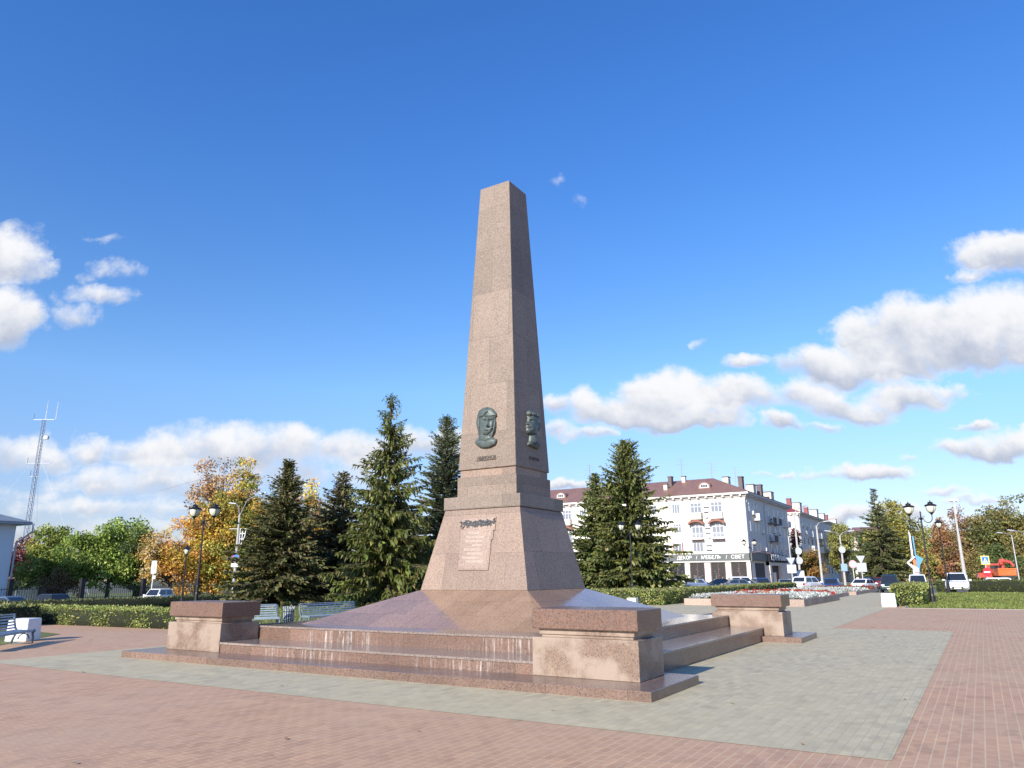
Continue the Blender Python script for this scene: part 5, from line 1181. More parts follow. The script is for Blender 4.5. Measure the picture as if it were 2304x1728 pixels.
for u in smalls:
    window(FF, B1_, u, u + 1.25, 11.05, 12.55, 3, None, glass=WIN); window(FF, B1_, u, u + 1.35, 8.0, 9.45, 3, .5)
    w = window(FF, B1_, u + .05, u + 1.25, 5.05, 6.45, 2)
    if u == -30.75: b = MB(); F_ = FF; F_.box(b, u - .18, u + .02, 4.98, 6.5, .004, .07); F_.box(b, u + 1.28, u + 1.48, 4.98, 6.5, .004, .07); b.build('shutter', BROWN, B1_)
for pr_ in pairs:
    for j, u in enumerate(pr_):
        window(FF, B1_, u, u + 1.75, 10.95, 12.55, 3, .62); balcony(FF, B1_, u - .12, u + 1.9, 10.05, 10.98, P_PALE if j else P_CREAM)
        window(FF, B1_, u - .02, u + 1.8, 7.15, 9.35, 3, .55, glass=WIN); balcony(FF, B1_, u - .08, u + 1.86, 7.02, 7.85, WFR, True)
        n = 12; cx = u + .89; arc = [(cx + 1.28 * math.cos(t), 9.16 + .74 * math.sin(t)) for t in np.linspace(0, PI, n)] + [(cx + 1.0 * math.cos(t), 9.16 + .40 * math.sin(t)) for t in np.linspace(PI, 0, n)]
        b = MB(); b.prism(arc, FF.p, .004, .97); b.build('arch_trim', BROWN, B1_)
        b = MB(); FF.box(b, u - .12, u + 1.9, 6.84, 6.898, .004, .99); b.build('balcony_edge', BROWN, B1_)
        window(FF, B1_, u + .04, u + 1.64, 5.05, 6.45, 3, None, glass=mat('curtained_glass', (.50, .47, .52), .1, spec=.8) if j else WIN)
    ua = min(pr_) + 2.15
    for v, n_ in ((11.1, 2), (7.9, 2), (5.3, 2)):
        for k in range(n_): ac_unit(FF, B1_, ua, v + k * .72, .75, .5)
    dish(FF, B1_, ua + .3, 10.45, .32); dish(FF, B1_, ua + .5, 7.35, .3)
# shop front
b = MB(); FF.box(b, -36, -18.95, 3.62, 4.72, .004, .40); b.box(x1 + .061, x1 + .42, y0 - .4, 108.2, 3.62, 4.72); b.build('sign_band', BANDG, B1_)
b = MB(); FF.box(b, -36, -18.92, 3.47, 3.619, .004, .44); FF.box(b, -60, -36.02, 4.5, 4.7, .004, .2); b.build('sign_ledge', P_PALE, B1_)
LETW = mat('letter_white', (.82, .82, .80), .4)
for tx, cx, w in (('ДЕКОР', -29.1, 2.35), ('/', -27.15, 0), ('МЕБЕЛЬ', -24.9, 3.05), ('/', -22.55, 0), ('СВЕТ', -20.85, 2.0)):
    o = text_mesh(tx, .74, .05, 'shop_lettering', LETW, B1_, frame((cx, y0 - .425, 4.17), (1, 0, 0), (0, 0, 1)), .008, 1.0)
    if w:
        wd = o.dimensions.x; k = w / wd
        for vtx in o.data.vertices: vtx.co.x = cx + (vtx.co.x - cx) * k
for u0, u1 in ((-34.0, -32.6), (-31.6, -29.2), (-28.35, -26.1), (-25.1, -22.9), (-22.0, -19.75)):
    b = MB(); FF.box(b, u0, u1, .75, 3.35, .002, .012); q = b.build('shop_recess', SHOPIN, B1_)
    b = MB(); rs = random.Random(int(-u0 * 10))
    for k in range(5):
        uu = rs.uniform(u0 + .2, u1 - .45); hh = rs.uniform(.25, .7); FF.box(b, uu, uu + rs.uniform(.12, .3), .9, .9 + hh, .03, .06)
    for k in range(4): uu = u0 + (u1 - u0) * rs.uniform(.2, .8); FF.box(b, uu, uu + .16, 1.4 + k * .32, 1.55 + k * .32, .03, .06)
    b.build('shop_display', mat('display_white', (.62, .62, .60), .6), q)
    b = MB(); FF.box(b, u0, u1, .75, 3.35, .10, .115); b.build('shop_window', SHOPG, B1_)
    b = MB()
    for uu in (u0, (u0 + u1) / 2 - .03, u1 - .08): FF.box(b, uu, uu + .08, .75, 3.35, .116, .15)
    b.build('shop_frame', mat('shop_frame_brown', (.16, .08, .075), .5), B1_)
b = MB()
for u0, u1 in ((-32.55, -31.65), (-29.15, -28.4), (-26.05, -25.15), (-22.85, -22.05), (-19.7, -19.0)): FF.box(b, u0, u1, -.4, 3.465, .004, .26)
FF.box(b, -36, -19, -.5, .74, .004, .24); b.build('pilaster', plaster('shop_plaster', (.76, .70, .60), .08), B1_)
# side facade: windows, shop corner, portal
for v0_, v1_ in ((11.0, 12.5), (8.0, 9.5), (5.05, 6.5)):
    for u in (100.4, 103.2, 105.2, 110.3, 112.6, 116.5, 119.8, 123.6, 125.8): window(FS, B1_, u, u + 1.3, v0_, v1_, 2, None, glass=WIND if int(u * 7) % 3 else WIN)
for u, v, w, op in ((103.0, 9.85, 2.4, False), (111.9, 9.85, 2.6, True), (116, 9.85, 2.4, True), (111.9, 6.9, 2.6, True), (116.2, 6.9, 2.4, False), (123.4, 9.85, 2.4, False)):
    balcony(FS, B1_, u, u + w, v, v + .95, mat('balcony_dark', (.13, .12, .12), .6) if op else P_PALE, op)
for u, v in ((107.4, 7.9), (113.8, 10.6), (115.2, 8.3), (108.2, 5.2), (120.5, 10.8), (119.4, 8.2), (102.0, 10.6)): ac_unit(FS, B1_, u, v)
for u, v in ((112.8, 7.6), (113.6, 5.4), (115.4, 5.5), (114.4, 10.3)): dish(FS, B1_, u, v, .48)
b = MB(); b.tube([(x1 - .02, y0 - .12, 0), (x1 - .02, y0 - .12, 12.6), (x1 + .3, y0 - .5, 13.3)], .07, 6); b.tube([(x1 + .16, 110.0, 4.8), (x1 + .16, 110.0, 12.4), (x1 + .55, 110.0, 13.3)], .08, 6); b.build('drainpipe', DARKPIPE, B1_)
b = MB(); FS.box(b, 101.2, 107.0, .7, 3.3, .002, .03); b.build('side_shop_window', SHOPIN, B1_)
b = MB(); FS.box(b, 108.2, 109.5, -.4, 3.5, .004, .6); FS.box(b, 116.3, 118.2, -.4, 3.5, .004, .6); FS.box(b, 108.2, 118.2, 3.0, 3.5, .004, .58); b.build('portal', plaster('portal_plaster', (.74, .67, .58), .08), B1_)
b = MB(); FS.box(b, 109.5, 116.3, 2.0, 2.999, .003, .06); b.build('portal_fanlight', SHOPIN, B1_); b = MB(); FS.box(b, 109.5, 116.3, -.4, 1.999, .003, .08); dr_ = b.build('door', mat('door_red_brown', (.20, .055, .05), .5), B1_)
b = MB(); FS.box(b, 112.2, 114.2, .3, 1.9, .0805, .1); b.build('door_pane', WFR, dr_)
b = MB(); FS.box(b, 108.2, 121.0, 3.51, 4.8, .004, .72); b.build('shop_sign', DARKM, B1_)
o = text_mesh('ЦУНАМИ', 1.2, .06, 'shop_lettering', LETW, B1_, frame((x1 + .06 + .75, 114.6, 4.2), (0, 1, 0), (0, 0, 1)), .03, 1.0)
k = 11.2 / max(.1, o.dimensions.y)
for vtx in o.data.vertices: vtx.co.y = 114.6 + (vtx.co.y - 114.6) * k
b = MB(); b.bar((x1 + .1, 101, 4.86), (x1 + .1, 108, 4.86), .08); b.bar((x1 + 1.1, 101, 5.0), (x1 + 1.1, 108, 5.0), .08); b.bar((x1 + .1, 101, 4.86), (x1 + 1.1, 101, 5.0), .07); b.bar((x1 + .1, 108, 4.86), (x1 + 1.1, 108, 5.0), .07); b.build('canopy_rail', BROWN, B1_)

B2_ = thing('apartment_building', 'second pale apartment building with red roof further down the side street', 'building', (0, 0, 0))
x1b, y0b, y1b, EVb = -20.9, 147.0, 217.5, 13.45
b = MB(); b.box(x1b - 13, x1b, y0b, y1b, -.6, EVb); b.build('wall', P_WHITE, B2_)
b = MB(); b.box(x1b + .001, x1b + .05, y0b + .8, y1b - .05, -.6, EVb - .01); b.build('side_wall', P_SHADED, B2_)
b = MB(); b.box(x1b - 13.6, x1b + .6, y0b - .6, y1b + .6, EVb + .35, EVb + .68); b.box(x1b - 13.2, x1b + .2, y0b - .2, y1b + .2, EVb + .0005, EVb + .3495)
u = x1b - 12.8
while u < x1b: b.box(u, u + .4, y0b - .55, y0b - .2005, EVb + .05, EVb + .3495); u += 1.4
b.build('cornice', plaster('cornice_cream', (.66, .6, .54), .15), B2_)
e = EVb + .685; b = MB(); p4 = [(x1b - 13.7, y0b - .7, e), (x1b + .7, y0b - .7, e), (x1b + .7, y1b + .7, e), (x1b - 13.7, y1b + .7, e)]; r0, r1 = (x1b - 6.5, y0b + 6.4, e + 3.0), (x1b - 6.5, y1b - 6.4, e + 3.0)
b.quad(p4[0], p4[1], r0); b.quad(p4[1], p4[2], r1, r0); b.quad(p4[2], p4[3], r1); b.quad(p4[3], p4[0], r0, r1); b.build('roof', ROOF_RED, B2_)
CHR = mat('chimney_red', (.26, .085, .085), .7)
for cx, cy, w, d, zt, m_ in ((-23.4, 152, .9, 1.0, 17.3, CHR), (-23.2, 159, 1.7, 2.4, 16.9, P_CREAM), (-22.6, 166, .9, 1.2, 16.7, CHR), (-22.2, 173.5, 1.6, 2.4, 16.4, P_PALE), (-21.9, 181, 1.5, 2, 15.9, P_PALE), (-21.9, 188, .8, 1.1, 16.0, CHR), (-21.6, 197, 1.4, 2, 15.5, P_PALE)):
    b = MB(); b.box(cx - w / 2, cx + w / 2, cy - d / 2, cy + d / 2, 13.9, zt); c = b.build('chimney', m_, B2_); b = MB(); b.box(cx - w / 2 - .07, cx + w / 2 + .07, cy - d / 2 - .07, cy + d / 2 + .07, zt + .001, zt + .14); b.build('chimney_cap', CHD, c)
FB = Face((x1b + .05, 0, 0), (0, 1, 0), (1, 0, 0))
for v in (10.7, 7.6, 4.5, 1.6):
    u = 150.0
    while u < 215: window(FB, B2_, u, u + 1.7, v, v + 1.5, 2, None, glass=WIND); u += 4.4
for u, v, m_ in ((156.5, 9.5, P_PALE), (167, 9.5, P_WHITE), (156.5, 6.4, P_PALE), (167, 6.4, P_PALE), (178, 9.5, P_PALE), (189, 6.4, P_PALE)): balcony(FB, B2_, u, u + 3.2, v, v + 1.1, m_)
for u, v in ((153, 9.8), (162, 10.2), (160, 7.1), (172, 7.2)): ac_unit(FB, B2_, u, v, 1.0, .7)
FB2 = Face((0, y0b, 0), (1, 0, 0), (0, -1, 0))
for v in (10.7, 7.6, 4.5): window(FB2, B2_, -31, -29.4, v, v + 1.5, 2)
b = MB(); b.tube([(x1b + .12, y0b + .2, 0), (x1b + .12, y0b + .2, 12.9), (x1b + .5, y0b - .3, 13.7)], .08, 6); b.build('drainpipe', DARKPIPE, B2_)

B3_ = thing('apartment_building', 'pale pinkish building mostly hidden at the far end of the side street', 'building', (-14.0, 232, 0))
b = MB(); b.box(-8, 6, 0, 14, -.5, 13.2); b.build('wall', plaster('pink_plaster', (.66, .54, .46)), B3_)
b = MB(); b.quad((-8.6, -.6, 13.2), (6.6, -.6, 13.2), (6.6, 7, 15.6), (-8.6, 7, 15.6)); b.quad((-8.6, 7, 15.6), (6.6, 7, 15.6), (6.6, 14.6, 13.2), (-8.6, 14.6, 13.2)); b.quad((6.6, -.6, 13.2), (6.6, 14.6, 13.2), (6.6, 7, 15.6)); b.build('roof', ROOF_BR, B3_)
F3 = Face((-14, 232, 0), (1, 0, 0), (0, -1, 0)); F3.o = Vector((0, 0, 0))
for v in (2.2, 5.4, 8.6, 11.2):
    for u in (-6.5, -3.2, .2, 3.4): window(F3, B3_, u, u + 1.6, v, v + 1.4, 2, None, glass=WIND)
B4_ = thing('kiosk', 'low white kiosk at the street corner behind the grey backed signs', 'kiosk', (-5.3, 114, -.35), 0.1)
b = MB(); b.box(-1.6, 1.6, 0, 2.4, 0, 2.6); b.build('wall', P_WHITE, B4_); b = MB(); b.box(-1.8, 1.8, -.3, 2.6, 2.601, 2.8); b.build('roof', ROOF_GY, B4_)
b = MB()
for u in (-1.3, -.35, .6): b.box(u, u + .7, -.03, -.002, 1.0, 2.2)
b.build('window', WIND, B4_)

B5_ = thing('office_building', 'pale building in sky-tinted shade with a hipped grey roof cut by the left edge', 'building', (0, 0, 0))
P_SKYTINT = plaster('sky_tinted_plaster', (.62, .68, .74), .05)  # wall in shade; the sky's reflected blue is put into the plaster colour
b = MB(); b.box(-79, -66.85, -14, 19.8, zl - .3, 6.6); b.build('wall', P_SKYTINT, B5_)
b = MB(); b.box(-79.9, -65.95, -14.9, 20.75, 6.62, 6.86); b.box(-79.4, -66.45, -14.4, 20.25, 6.6005, 6.6195); b.build('eave', mat('eave_grey', (.30, .34, .38), .6), B5_)
b = MB(); p4 = [(-79.95, -14.95, 6.865), (-65.9, -14.95, 6.865), (-65.9, 20.8, 6.865), (-79.95, 20.8, 6.865)]; r0, r1 = (-72.9, -7.5, 9.4), (-72.9, 13.4, 9.4)
b.quad(p4[0], p4[1], r0); b.quad(p4[1], p4[2], r1, r0); b.quad(p4[2], p4[3], r1); b.quad(p4[3], p4[0], r0, r1); b.build('roof', ROOF_GY, B5_)
b = MB(); b.tube([(-65.95, 20.85, 6.75), (-65.95, 20.85, 6.0), (-66.72, 19.95, 4.9), (-66.72, 19.95, zl)], .085, 6); b.build('drainpipe', mat('pipe_bluegrey', (.33, .37, .42), .5), B5_)
b = MB(); b.bar((-72.9, 12.6, 9.2), (-72.9, 12.6, 11.2), .06); b.bar((-72.9, 13.6, 9.2), (-72.9, 13.6, 10.8), .06); b.build('roof_aerial', mat('aerial_grey'), B5_)
F5 = Face((-66.85, 0, 0), (0, 1, 0), (1, 0, 0))
for u in (5, 9.5, 14):
    window(F5, B5_, u, u + 1.6, 3.4, 5.2, 2, None, glass=WIND); window(F5, B5_, u, u + 1.6, .2, 2.0, 2, None, glass=WIND)
B6_ = thing('shed', 'small white shed with a dark doorway behind the iron fence', 'shed', (-84.9, 29.9, zl), 0)
b = MB(); b.box(-2, 1, -1.6, 4.6, 0, 2.1); b.build('wall', P_PALE, B6_); b = MB(); b.box(-2.3, 1.3, -1.9, 4.9, 2.101, 2.3); b.build('roof', ROOF_GY, B6_); b = MB(); b.box(1.002, 1.03, 1.2, 2.6, 0, 1.8); b.build('door', mat('shed_door', (.05, .05, .06), .6), B6_); b = MB(); b.box(1.002, 1.03, -1.2, .4, .1, 1.7); b.build('panel', WHT, B6_)

# ================================================================== CARS
TYRE = mat('tyre', (.018, .018, .02), .85); RIM = mat('wheel_rim', (.42, .43, .44), .35, .8); CGL = mat('car_glass', (.022, .028, .036), .05, spec=.9); LAMPW = mat('head_lamp', (.75, .77, .80), .12, spec=.9); LAMPR = mat('tail_lamp', (.45, .02, .02), .2, spec=.8); PLAST = mat('bumper_plastic', (.03, .03, .032), .6); PLATE = mat('number_plate', (.75, .75, .73), .4)
def paint(n, c, metal=.25):
    m_ = mat('paint_' + n, c, .28, metal, .6)
    if 'Coat Weight' in m_.node_tree.nodes['Principled BSDF'].inputs: m_.node_tree.nodes['Principled BSDF'].inputs['Coat Weight'].default_value = .5
    return m_
SH = { # length, width, stations of the lower body (x, bottom, belt), cabin (rear base, rear roof, front roof, front base), roof height, belt
 'sedan': (4.4, 1.72, [(-2.2, .42, .80), (-2.1, .24, .93), (-1.3, .20, .97), (0, .20, .93), (1.1, .20, .90), (1.9, .24, .78), (2.2, .40, .60)], (-1.75, -.95, .45, 1.15), 1.45),
 'hatch': (3.9, 1.68, [(-1.95, .42, .85), (-1.88, .26, .97), (-1.2, .20, .97), (0, .20, .94), (1.0, .20, .92), (1.7, .25, .80), (1.95, .40, .60)], (-1.86, -1.5, .40, 1.10), 1.52),
 'suv': (4.5, 1.84, [(-2.25, .50, .95), (-2.15, .32, 1.08), (-1.2, .28, 1.07), (0, .28, 1.05), (1.2, .28, 1.03), (2.0, .32, .95), (2.25, .48, .72)], (-2.12, -1.75, .45, 1.15), 1.72),
 'offroad': (3.75, 1.66, [(-1.87, .50, .92), (-1.82, .36, 1.0), (-1.1, .32, 1.0), (0, .32, .99), (1.0, .32, .98), (1.75, .36, .92), (1.87, .46, .80)], (-1.70, -1.38, .25, .72), 1.66),
 'van': (4.7, 1.86, [(-2.35, .45, 1.0), (-2.28, .28, 1.10), (-1.2, .25, 1.10), (0, .25, 1.08), (1.2, .25, 1.05), (2.05, .28, .90), (2.35, .42, .68)], (-2.3, -2.12, .85, 1.75), 1.86)}
def car(name, label, cat, loc, rz, kind, pm, group=None):
    Lc, Wc, sts, (rb, rr, fr, fb), H_ = SH[kind]; root = thing(name, label, cat, loc, rz, group); hw = Wc / 2
    b = MB(); ring = []
    for x, zb, zt in sts:
        e = .86 if abs(x) > Lc * .47 else (.96 if abs(x) > Lc * .44 else 1.0); w = hw * e; zm = zb + (zt - zb) * .55
        half = [(w * .86, zb), (w * .97, zb + .12), (w, zm), (w * .965, zt - .06), (w * .90, zt)]
        ring.append([(x, -y, z) for y, z in half] + [(x, y, z) for y, z in reversed(half)])
    n = 10
    for r in ring: b.v += r
    for i in range(len(ring) - 1):
        for j in range(n):
            a, c = i * n + j, i * n + (j + 1) % n; b.f.append((a, a + n, c + n, c)); b.mi.append(0)
    b.f.append(tuple(range(n))); b.f.append(tuple((len(ring) - 1) * n + j for j in reversed(range(n)))); b.mi += [0, 0]
    b.build('body', pm, root, smooth=False, bevel=.03)
    belt = lambda x: float(np.interp(x, [s[0] for s in sts], [s[2] for s in sts])) - .02
    wb, wt = hw * .90, hw * .74
    zr_, zf_ = belt(rb), belt(fb)
    b = MB(); b.hexa([(rb, -wb, zr_), (fb, -wb, zf_), (fb, wb, zf_), (rb, wb, zr_)], [(rr, -wt, H_ - .05), (fr, -wt, H_ - .05), (fr, wt, H_ - .05), (rr, wt, H_ - .05)])
    b.hexa([(rr, -wt, H_ - .0495), (fr, -wt, H_ - .0495), (fr, wt, H_ - .0495), (rr, wt, H_ - .0495)], [(rr + .15, -wt * .82, H_), (fr - .2, -wt * .82, H_), (fr - .2, wt * .82, H_), (rr + .15, wt * .82, H_)])
    b.build('cabin', pm, root, bevel=.02)
    def glass(name, c4, a0, a1, b0, b1):
        p = [Vector(q) for q in c4]; f = lambda u, v: (p[0] * (1 - u) + p[1] * u) * (1 - v) + (p[3] * (1 - u) + p[2] * u) * v
        nn = (p[1] - p[0]).cross(p[3] - p[0]).normalized() * .012
        b = MB(); q = [f(a0, b0), f(a1, b0), f(a1, b1), f(a0, b1)]; b.quad(*[v + nn for v in q])
        for i in range(4): b.quad(q[i] - nn, q[(i + 1) % 4] - nn, q[(i + 1) % 4] + nn, q[i] + nn)
        b.build(name, CGL, root)
    ht = H_ - .05
    glass('windscreen', [(fb, -wb, zf_), (fb, wb, zf_), (fr, wt, ht), (fr, -wt, ht)], .06, .94, .10, .93)
    glass('rear_window', [(rb, wb, zr_), (rb, -wb, zr_), (rr, -wt, ht), (rr, wt, ht)], .08, .92, .18, .90)
    for sy in (-1, 1):
        A, Bb, Cc, Dd = (rb, sy * wb, zr_), (fb, sy * wb, zf_), (fr, sy * wt, ht), (rr, sy * wt, ht)
        for a0, a1 in ((.07, .47), (.52, .92)):
            if sy < 0: glass('side_window', [A, Bb, Cc, Dd], a0, a1, .16, .88)
            else: glass('side_window', [Bb, A, Dd, Cc], 1 - a1, 1 - a0, .16, .88)
        xr, xf = -Lc * .31, Lc * .31; R0_ = .32 if kind not in ('suv', 'offroad') else .36
        for xw in (xr, xf):
            b = MB(); k = len(b.v); yy = sy * (hw - .10)
            prof = [(R0_ * .62, -.09), (R0_ * .96, -.09), (R0_, -.05), (R0_, .07), (R0_ * .95, .115), (R0_ * .64, .118)]
            m = 18
            for r_, o_ in prof:
                for j in range(m): b.v.append((xw + r_ * math.cos(2 * PI * j / m), yy + sy * o_, R0_ + r_ * math.sin(2 * PI * j / m)))
            for i in range(len(prof) - 1):
                for j in range(m): b.f.append((i * m + j, i * m + (j + 1) % m, (i + 1) * m + (j + 1) % m, (i + 1) * m + j)); b.mi.append(0)
            wh = b.build('wheel', TYRE, root)
            b = MB(); b.prism([(R0_ * .64 * math.cos(t), R0_ * .64 * math.sin(t)) for t in np.linspace(0, 2 * PI, 15)[:-1]], lambda u, v, d: (xw + u, yy + sy * d, R0_ + v), .02, .105); b.build('rim', RIM, wh)
        b = MB(); b.obox((fb - .12, sy * (hw + .06), zf_ + .10), (.05, 0, 0), (0, .10, 0), (0, 0, .07)); b.build('side_mirror', pm, root, bevel=.02)
        fz = sts[-2][2]; rzh = sts[0][2]
        b = MB(); b.obox((Lc / 2 - .12, sy * hw * .66, fz - .10), (.14, 0, 0), (0, .17, 0), (0, 0, .075)); b.build('headlight', LAMPW, root, bevel=.02)
        b = MB(); b.obox((-Lc / 2 + .06, sy * hw * .72, rzh - .05), (.08, 0, 0), (0, .11, 0), (0, 0, .13)); b.build('tail_light', LAMPR, root, bevel=.015)
    b = MB(); b.obox((Lc / 2 - .02, 0, .50), (.05, 0, 0), (0, hw * .45, 0), (0, 0, .09)); b.build('grille', PLAST, root)
    b = MB(); b.obox((Lc / 2 + .034, 0, .46), (.004, 0, 0), (0, .26, 0), (0, 0, .055)); b.obox((-Lc / 2 - .012, 0, .68), (.006, 0, 0), (0, .26, 0), (0, 0, .055)); b.build('number_plate', PLATE, root)
    b = MB(); b.box(-Lc / 2 - .02, -Lc / 2 + .25, -hw * .8, hw * .8, .26, .46); b.build('bumper', PLAST if kind in ('suv', 'offroad', 'van') else pm, root)
    return root
WH = paint('white', (.80, .80, .80), 0); SIL = paint('silver', (.38, .41, .45), .6); BLU = paint('blue', (.035, .10, .30), .3); DGR = paint('dark_green', (.035, .065, .065), .3); DRK = paint('dark', (.03, .033, .04), .3); NAVY = paint('navy', (.05, .08, .16), .4); GRY = paint('grey_blue', (.20, .24, .29), .5); RDP = paint('dark_red', (.22, .03, .03), .3)
GR, GL_, GM = 'cars on the street beyond the flower beds', 'cars parked along the left street', 'cars parked in front of the corner shop'
rd = -.345; dn, upw = -PI / 2, PI / 2      # nose towards us, nose away
car('parked_car', 'silver grey saloon car facing us, left of the white rear-on SUV', 'car', (-8.93, 72.9, rd), dn + .28, 'sedan', SIL, GR)
car('parked_car', 'white SUV seen from behind, between the silver and the blue car', 'car', (-6.6, 73.2, rd), upw - .30, 'suv', WH, GR)
car('parked_car', 'bright blue car facing us in the row of street cars', 'car', (-4.2, 73.3, rd), dn + .1, 'hatch', BLU, GR)
car('parked_car', 'white saloon car seen from behind beyond the farthest flower bed', 'car', (-1.0, 73.6, rd), upw - .2, 'sedan', WH, GR)
car('parked_van', 'dark green van facing us left of the square hedge', 'van', (1.5, 73.8, rd), dn + .05, 'van', DGR, GR)
car('parked_van', 'white van facing us behind the square hedge', 'van', (4.1, 74.0, rd), dn + .05, 'van', WH, GR)
car('parked_car', 'white crossover facing us in the gap of the right hedges', 'car', (7.95, 60.2, -.06), dn + .02, 'suv', WH, GR)
car('parked_car', 'white estate car side-on behind the far right hedge', 'car', (11.6, 71.6, rd), .12, 'hatch', WH, GR)
car('parked_car', 'white car cut by the right edge beyond the far hedge', 'car', (15.6, 92, rd), .2, 'sedan', WH, GR)
car('parked_car', 'dark navy car far back under the spiky spruce', 'car', (-3.1, 96.0, rd), upw, 'hatch', NAVY, GR)
car('parked_car', 'dark red car far back under the spiky spruce', 'car', (-1.9, 98.2, rd), upw - .2, 'hatch', RDP, GR)
car('parked_car', 'navy hatchback side-on behind the left end of the hedge', 'car', (-20.2, 77.5, rd), .25, 'hatch', NAVY, GM)
car('parked_car', 'dark green car behind the hedge, between navy hatchback and white SUV', 'car', (-17.9, 79.5, rd), .4, 'sedan', DGR, GM)
car('parked_car', 'white SUV behind the hedge in front of the shop windows', 'car', (-15.9, 82.0, rd), .55, 'suv', WH, GM)
car('parked_car', 'grey saloon just in front of the white SUV behind the hedge', 'car', (-14.9, 76.2, rd), .55, 'sedan', GRY, GM)
car('parked_van', 'blue van parked before the shop portal', 'van', (-12.6, 77.2, rd - .15), dn + .5, 'suv', BLU, GM)
car('parked_car', 'grey blue saloon at the left edge behind the low shaded hedge', 'car', (-51.4, 12.6, zl), PI + .25, 'sedan', GRY, GL_)
car('parked_car', 'black hatchback showing its rear window behind the low shaded hedge', 'car', (-52.4, 16.3, zl), PI, 'hatch', DRK, GL_)
car('parked_car', 'small white boxy off-road car behind the low shaded hedge', 'car', (-59.3, 29.9, zl), -PI / 2 + .3, 'offroad', WH, GL_)
car('parked_car', 'dark car far down the side street beside the pale pole', 'car', (-10.5, 104, rd), upw, 'sedan', DRK, GR)
# orange utility truck
OR = paint('orange', (.62, .16, .04), 0); ORR = paint('orange_red', (.48, .075, .05), 0)
tr_ = thing('orange_truck', 'orange dump truck with a red crane arm beyond the far right hedge', 'truck', (12.3, 95.0, .15), YAW * .4); tr_.scale = (.74, .74, .95)
b = MB(); b.hexa([(-1.2, -1.2, 1.15), (1.25, -1.2, 1.15), (1.25, 3, 1.15), (-1.2, 3, 1.15)], [(-1.32, -1.35, 2.05), (1.38, -1.35, 2.05), (1.38, 3.1, 2.05), (-1.32, 3.1, 2.05)]); b.build('bed', OR, tr_, bevel=.03)
b = MB(); b.box(-1.33, 1.39, -1.42, -1.36, 1.95, 2.1); b.box(-1.33, 1.39, -1.40, -1.34, 1.2, 1.3); b.build('bed_rail', OR, tr_)
b = MB(); b.hexa([(-1.9, 3.2, .9), (.6, 3.2, .9), (.6, 5.0, .9), (-1.9, 5.0, .9)], [(-1.8, 3.25, 2.75), (.5, 3.25, 2.75), (.5, 4.6, 2.75), (-1.8, 4.6, 2.75)]); cb_ = b.build('cab', ORR, tr_, bevel=.06)
b = MB(); b.box(-1.3, .0, 3.17, 3.195, 1.9, 2.5); b.build('cab_window', CGL, cb_)
b = MB(); b.tube([(.1, 1.2, 2.0), (.15, 1.0, 2.7), (.1, .2, 3.05)], .26, 8); b.tube([(.1, .2, 3.05), (.9, -.5, 2.85), (1.25, -.7, 2.3)], .20, 8); b.obox((-.1, .9, 2.95), (.30, 0, .1), (0, .4, 0), (-.1, 0, .32)); b.build('crane_arm', ORR, tr_)
b = MB(); b.box(-3.3, -1.4, 2.6, 4.2, .95, 1.55); b.build('side_locker', ORR, tr_); b = MB(); b.box(-1.0, 1.0, -1.2, 4.6, .75, 1.149); b.build('chassis', PLAST, tr_)
for sx in (-1, 1):
    for yy in (-.3, 1.0, 3.9):
        b = MB(); b.prism([(.5 * math.cos(t), .5 * math.sin(t)) for t in np.linspace(0, 2 * PI, 17)[:-1]], lambda u, v, d: (sx * .95 + d, yy + u, .5 + v), -.18, .18); b.build('wheel', TYRE, tr_)

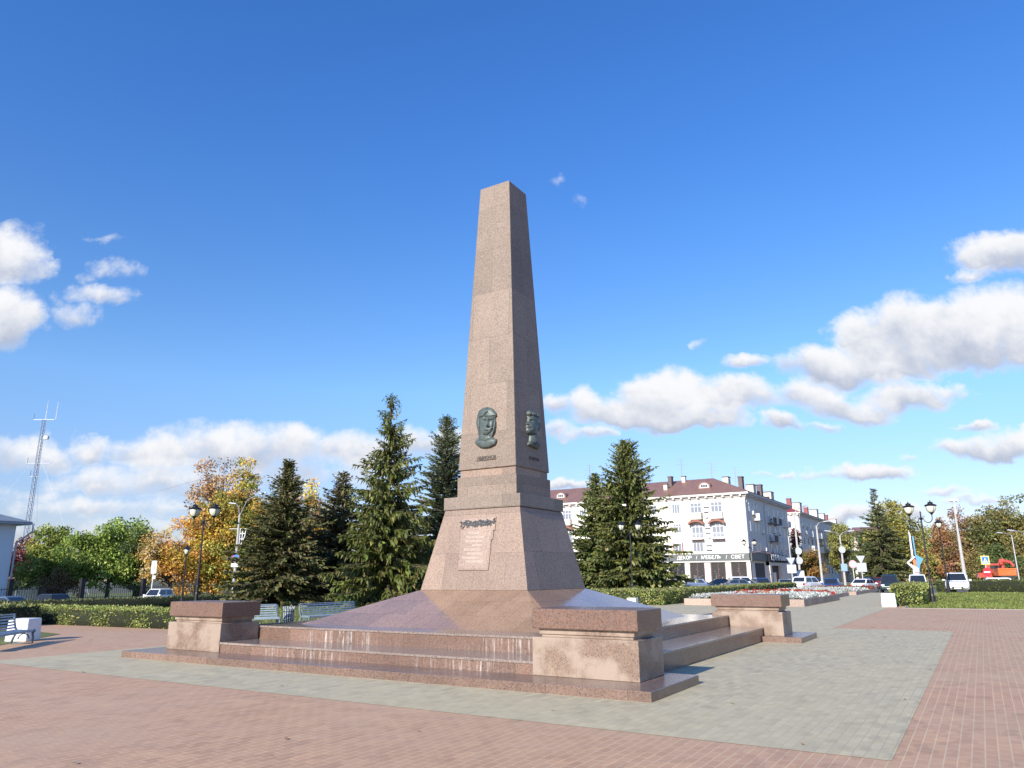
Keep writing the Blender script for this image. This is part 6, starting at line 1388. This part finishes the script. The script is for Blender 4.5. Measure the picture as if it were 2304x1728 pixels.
# ================================================================== PEOPLE (far off by the parked cars)
def person(label, loc, rz, top, legs, hair):
    root = thing('person', label, 'person', loc, rz)
    def skin(name, verts, edges, m_, rads, rootv=0):
        me = bpy.data.meshes.new(name); me.from_pydata(verts, edges, []); o = bpy.data.objects.new(name, me); C.objects.link(o)
        sk = o.modifiers.new('skin', 'SKIN'); 
        for i, r in enumerate(rads): me.skin_vertices[0].data[i].radius = (r, r)
        me.skin_vertices[0].data[rootv].use_root = True
        ss = o.modifiers.new('sub', 'SUBSURF'); ss.levels = 1; ss.render_levels = 1
        dg = bpy.context.evaluated_depsgraph_get(); m2 = bpy.data.meshes.new_from_object(o.evaluated_get(dg)); bpy.data.objects.remove(o)
        m2.name = name; m2.materials.clear(); m2.materials.append(m_); p = bpy.data.objects.new(name, m2); C.objects.link(p); p.parent = root; return p
    V = [(0, 0, .95), (0, 0, 1.15), (0, .01, 1.38), (0, .01, 1.50), (0, -.01, 1.58), (0, -.02, 1.70), (.18, 0, 1.40), (.24, .03, 1.14), (.22, -.05, .90), (-.18, 0, 1.40), (-.25, .02, 1.14), (-.22, -.08, .90), (.09, 0, .90), (.10, -.05, .50), (.11, .04, .08), (.11, -.12, .03), (-.09, 0, .90), (-.10, .04, .50), (-.11, .12, .08), (-.11, -.03, .03)]
    E = [(0, 1), (1, 2), (2, 3), (3, 4), (4, 5), (2, 6), (6, 7), (7, 8), (2, 9), (9, 10), (10, 11), (0, 12), (12, 13), (13, 14), (14, 15), (0, 16), (16, 17), (17, 18), (18, 19)]
    Rr = [.13, .13, .15, .055, .09, .085, .06, .045, .03, .06, .045, .03, .085, .055, .04, .035, .085, .055, .04, .035]
    skin('body', V, E, mat('skin', (.48, .29, .21), .6), Rr)
    k = [0, 1, 2, 6, 7, 8, 9, 10, 11]; mp = {a: i for i, a in enumerate(k)}
    vv = [Vector(V[a]) for a in k]; vv[5] = vv[4].lerp(vv[5], .8); vv[8] = vv[7].lerp(vv[8], .8)
    skin('jacket', [tuple(v) for v in vv], [(mp[a], mp[b_]) for a, b_ in E if a in mp and b_ in mp], top, [Rr[a] + .025 for a in k])
    k = [0, 12, 13, 14, 16, 17, 18]; mp = {a: i for i, a in enumerate(k)}
    skin('trousers', [V[a] for a in k], [(mp[a], mp[b_]) for a, b_ in E if a in mp and b_ in mp], legs, [Rr[a] + .02 for a in k])
    b = MB(); b.lathe([(.085, 1.60), (.105, 1.66), (.10, 1.74), (.06, 1.79), (.01, 1.80)], (0, .015, 0), 10); b.build('hair', hair, root, smooth=True)
HAIR = mat('dark_hair', (.03, .022, .018), .7)
person('person in a yellow vest walking beyond the single right lantern', (7.75, 85.5, -.35), 2.6, mat('vest_yellow', (.70, .62, .06), .7), mat('trousers_dark', (.04, .045, .06), .8), HAIR)
person('person in a white top walking beside the yellow vested person', (6.9, 84.4, -.35), 2.2, mat('top_white', (.72, .68, .68), .7), mat('trousers_dark'), HAIR)
person('person in a dark jacket standing before the shop windows', (-21.5, 92.0, -.33), 1.0, mat('jacket_dark', (.03, .03, .04), .8), mat('trousers_dark'), HAIR)
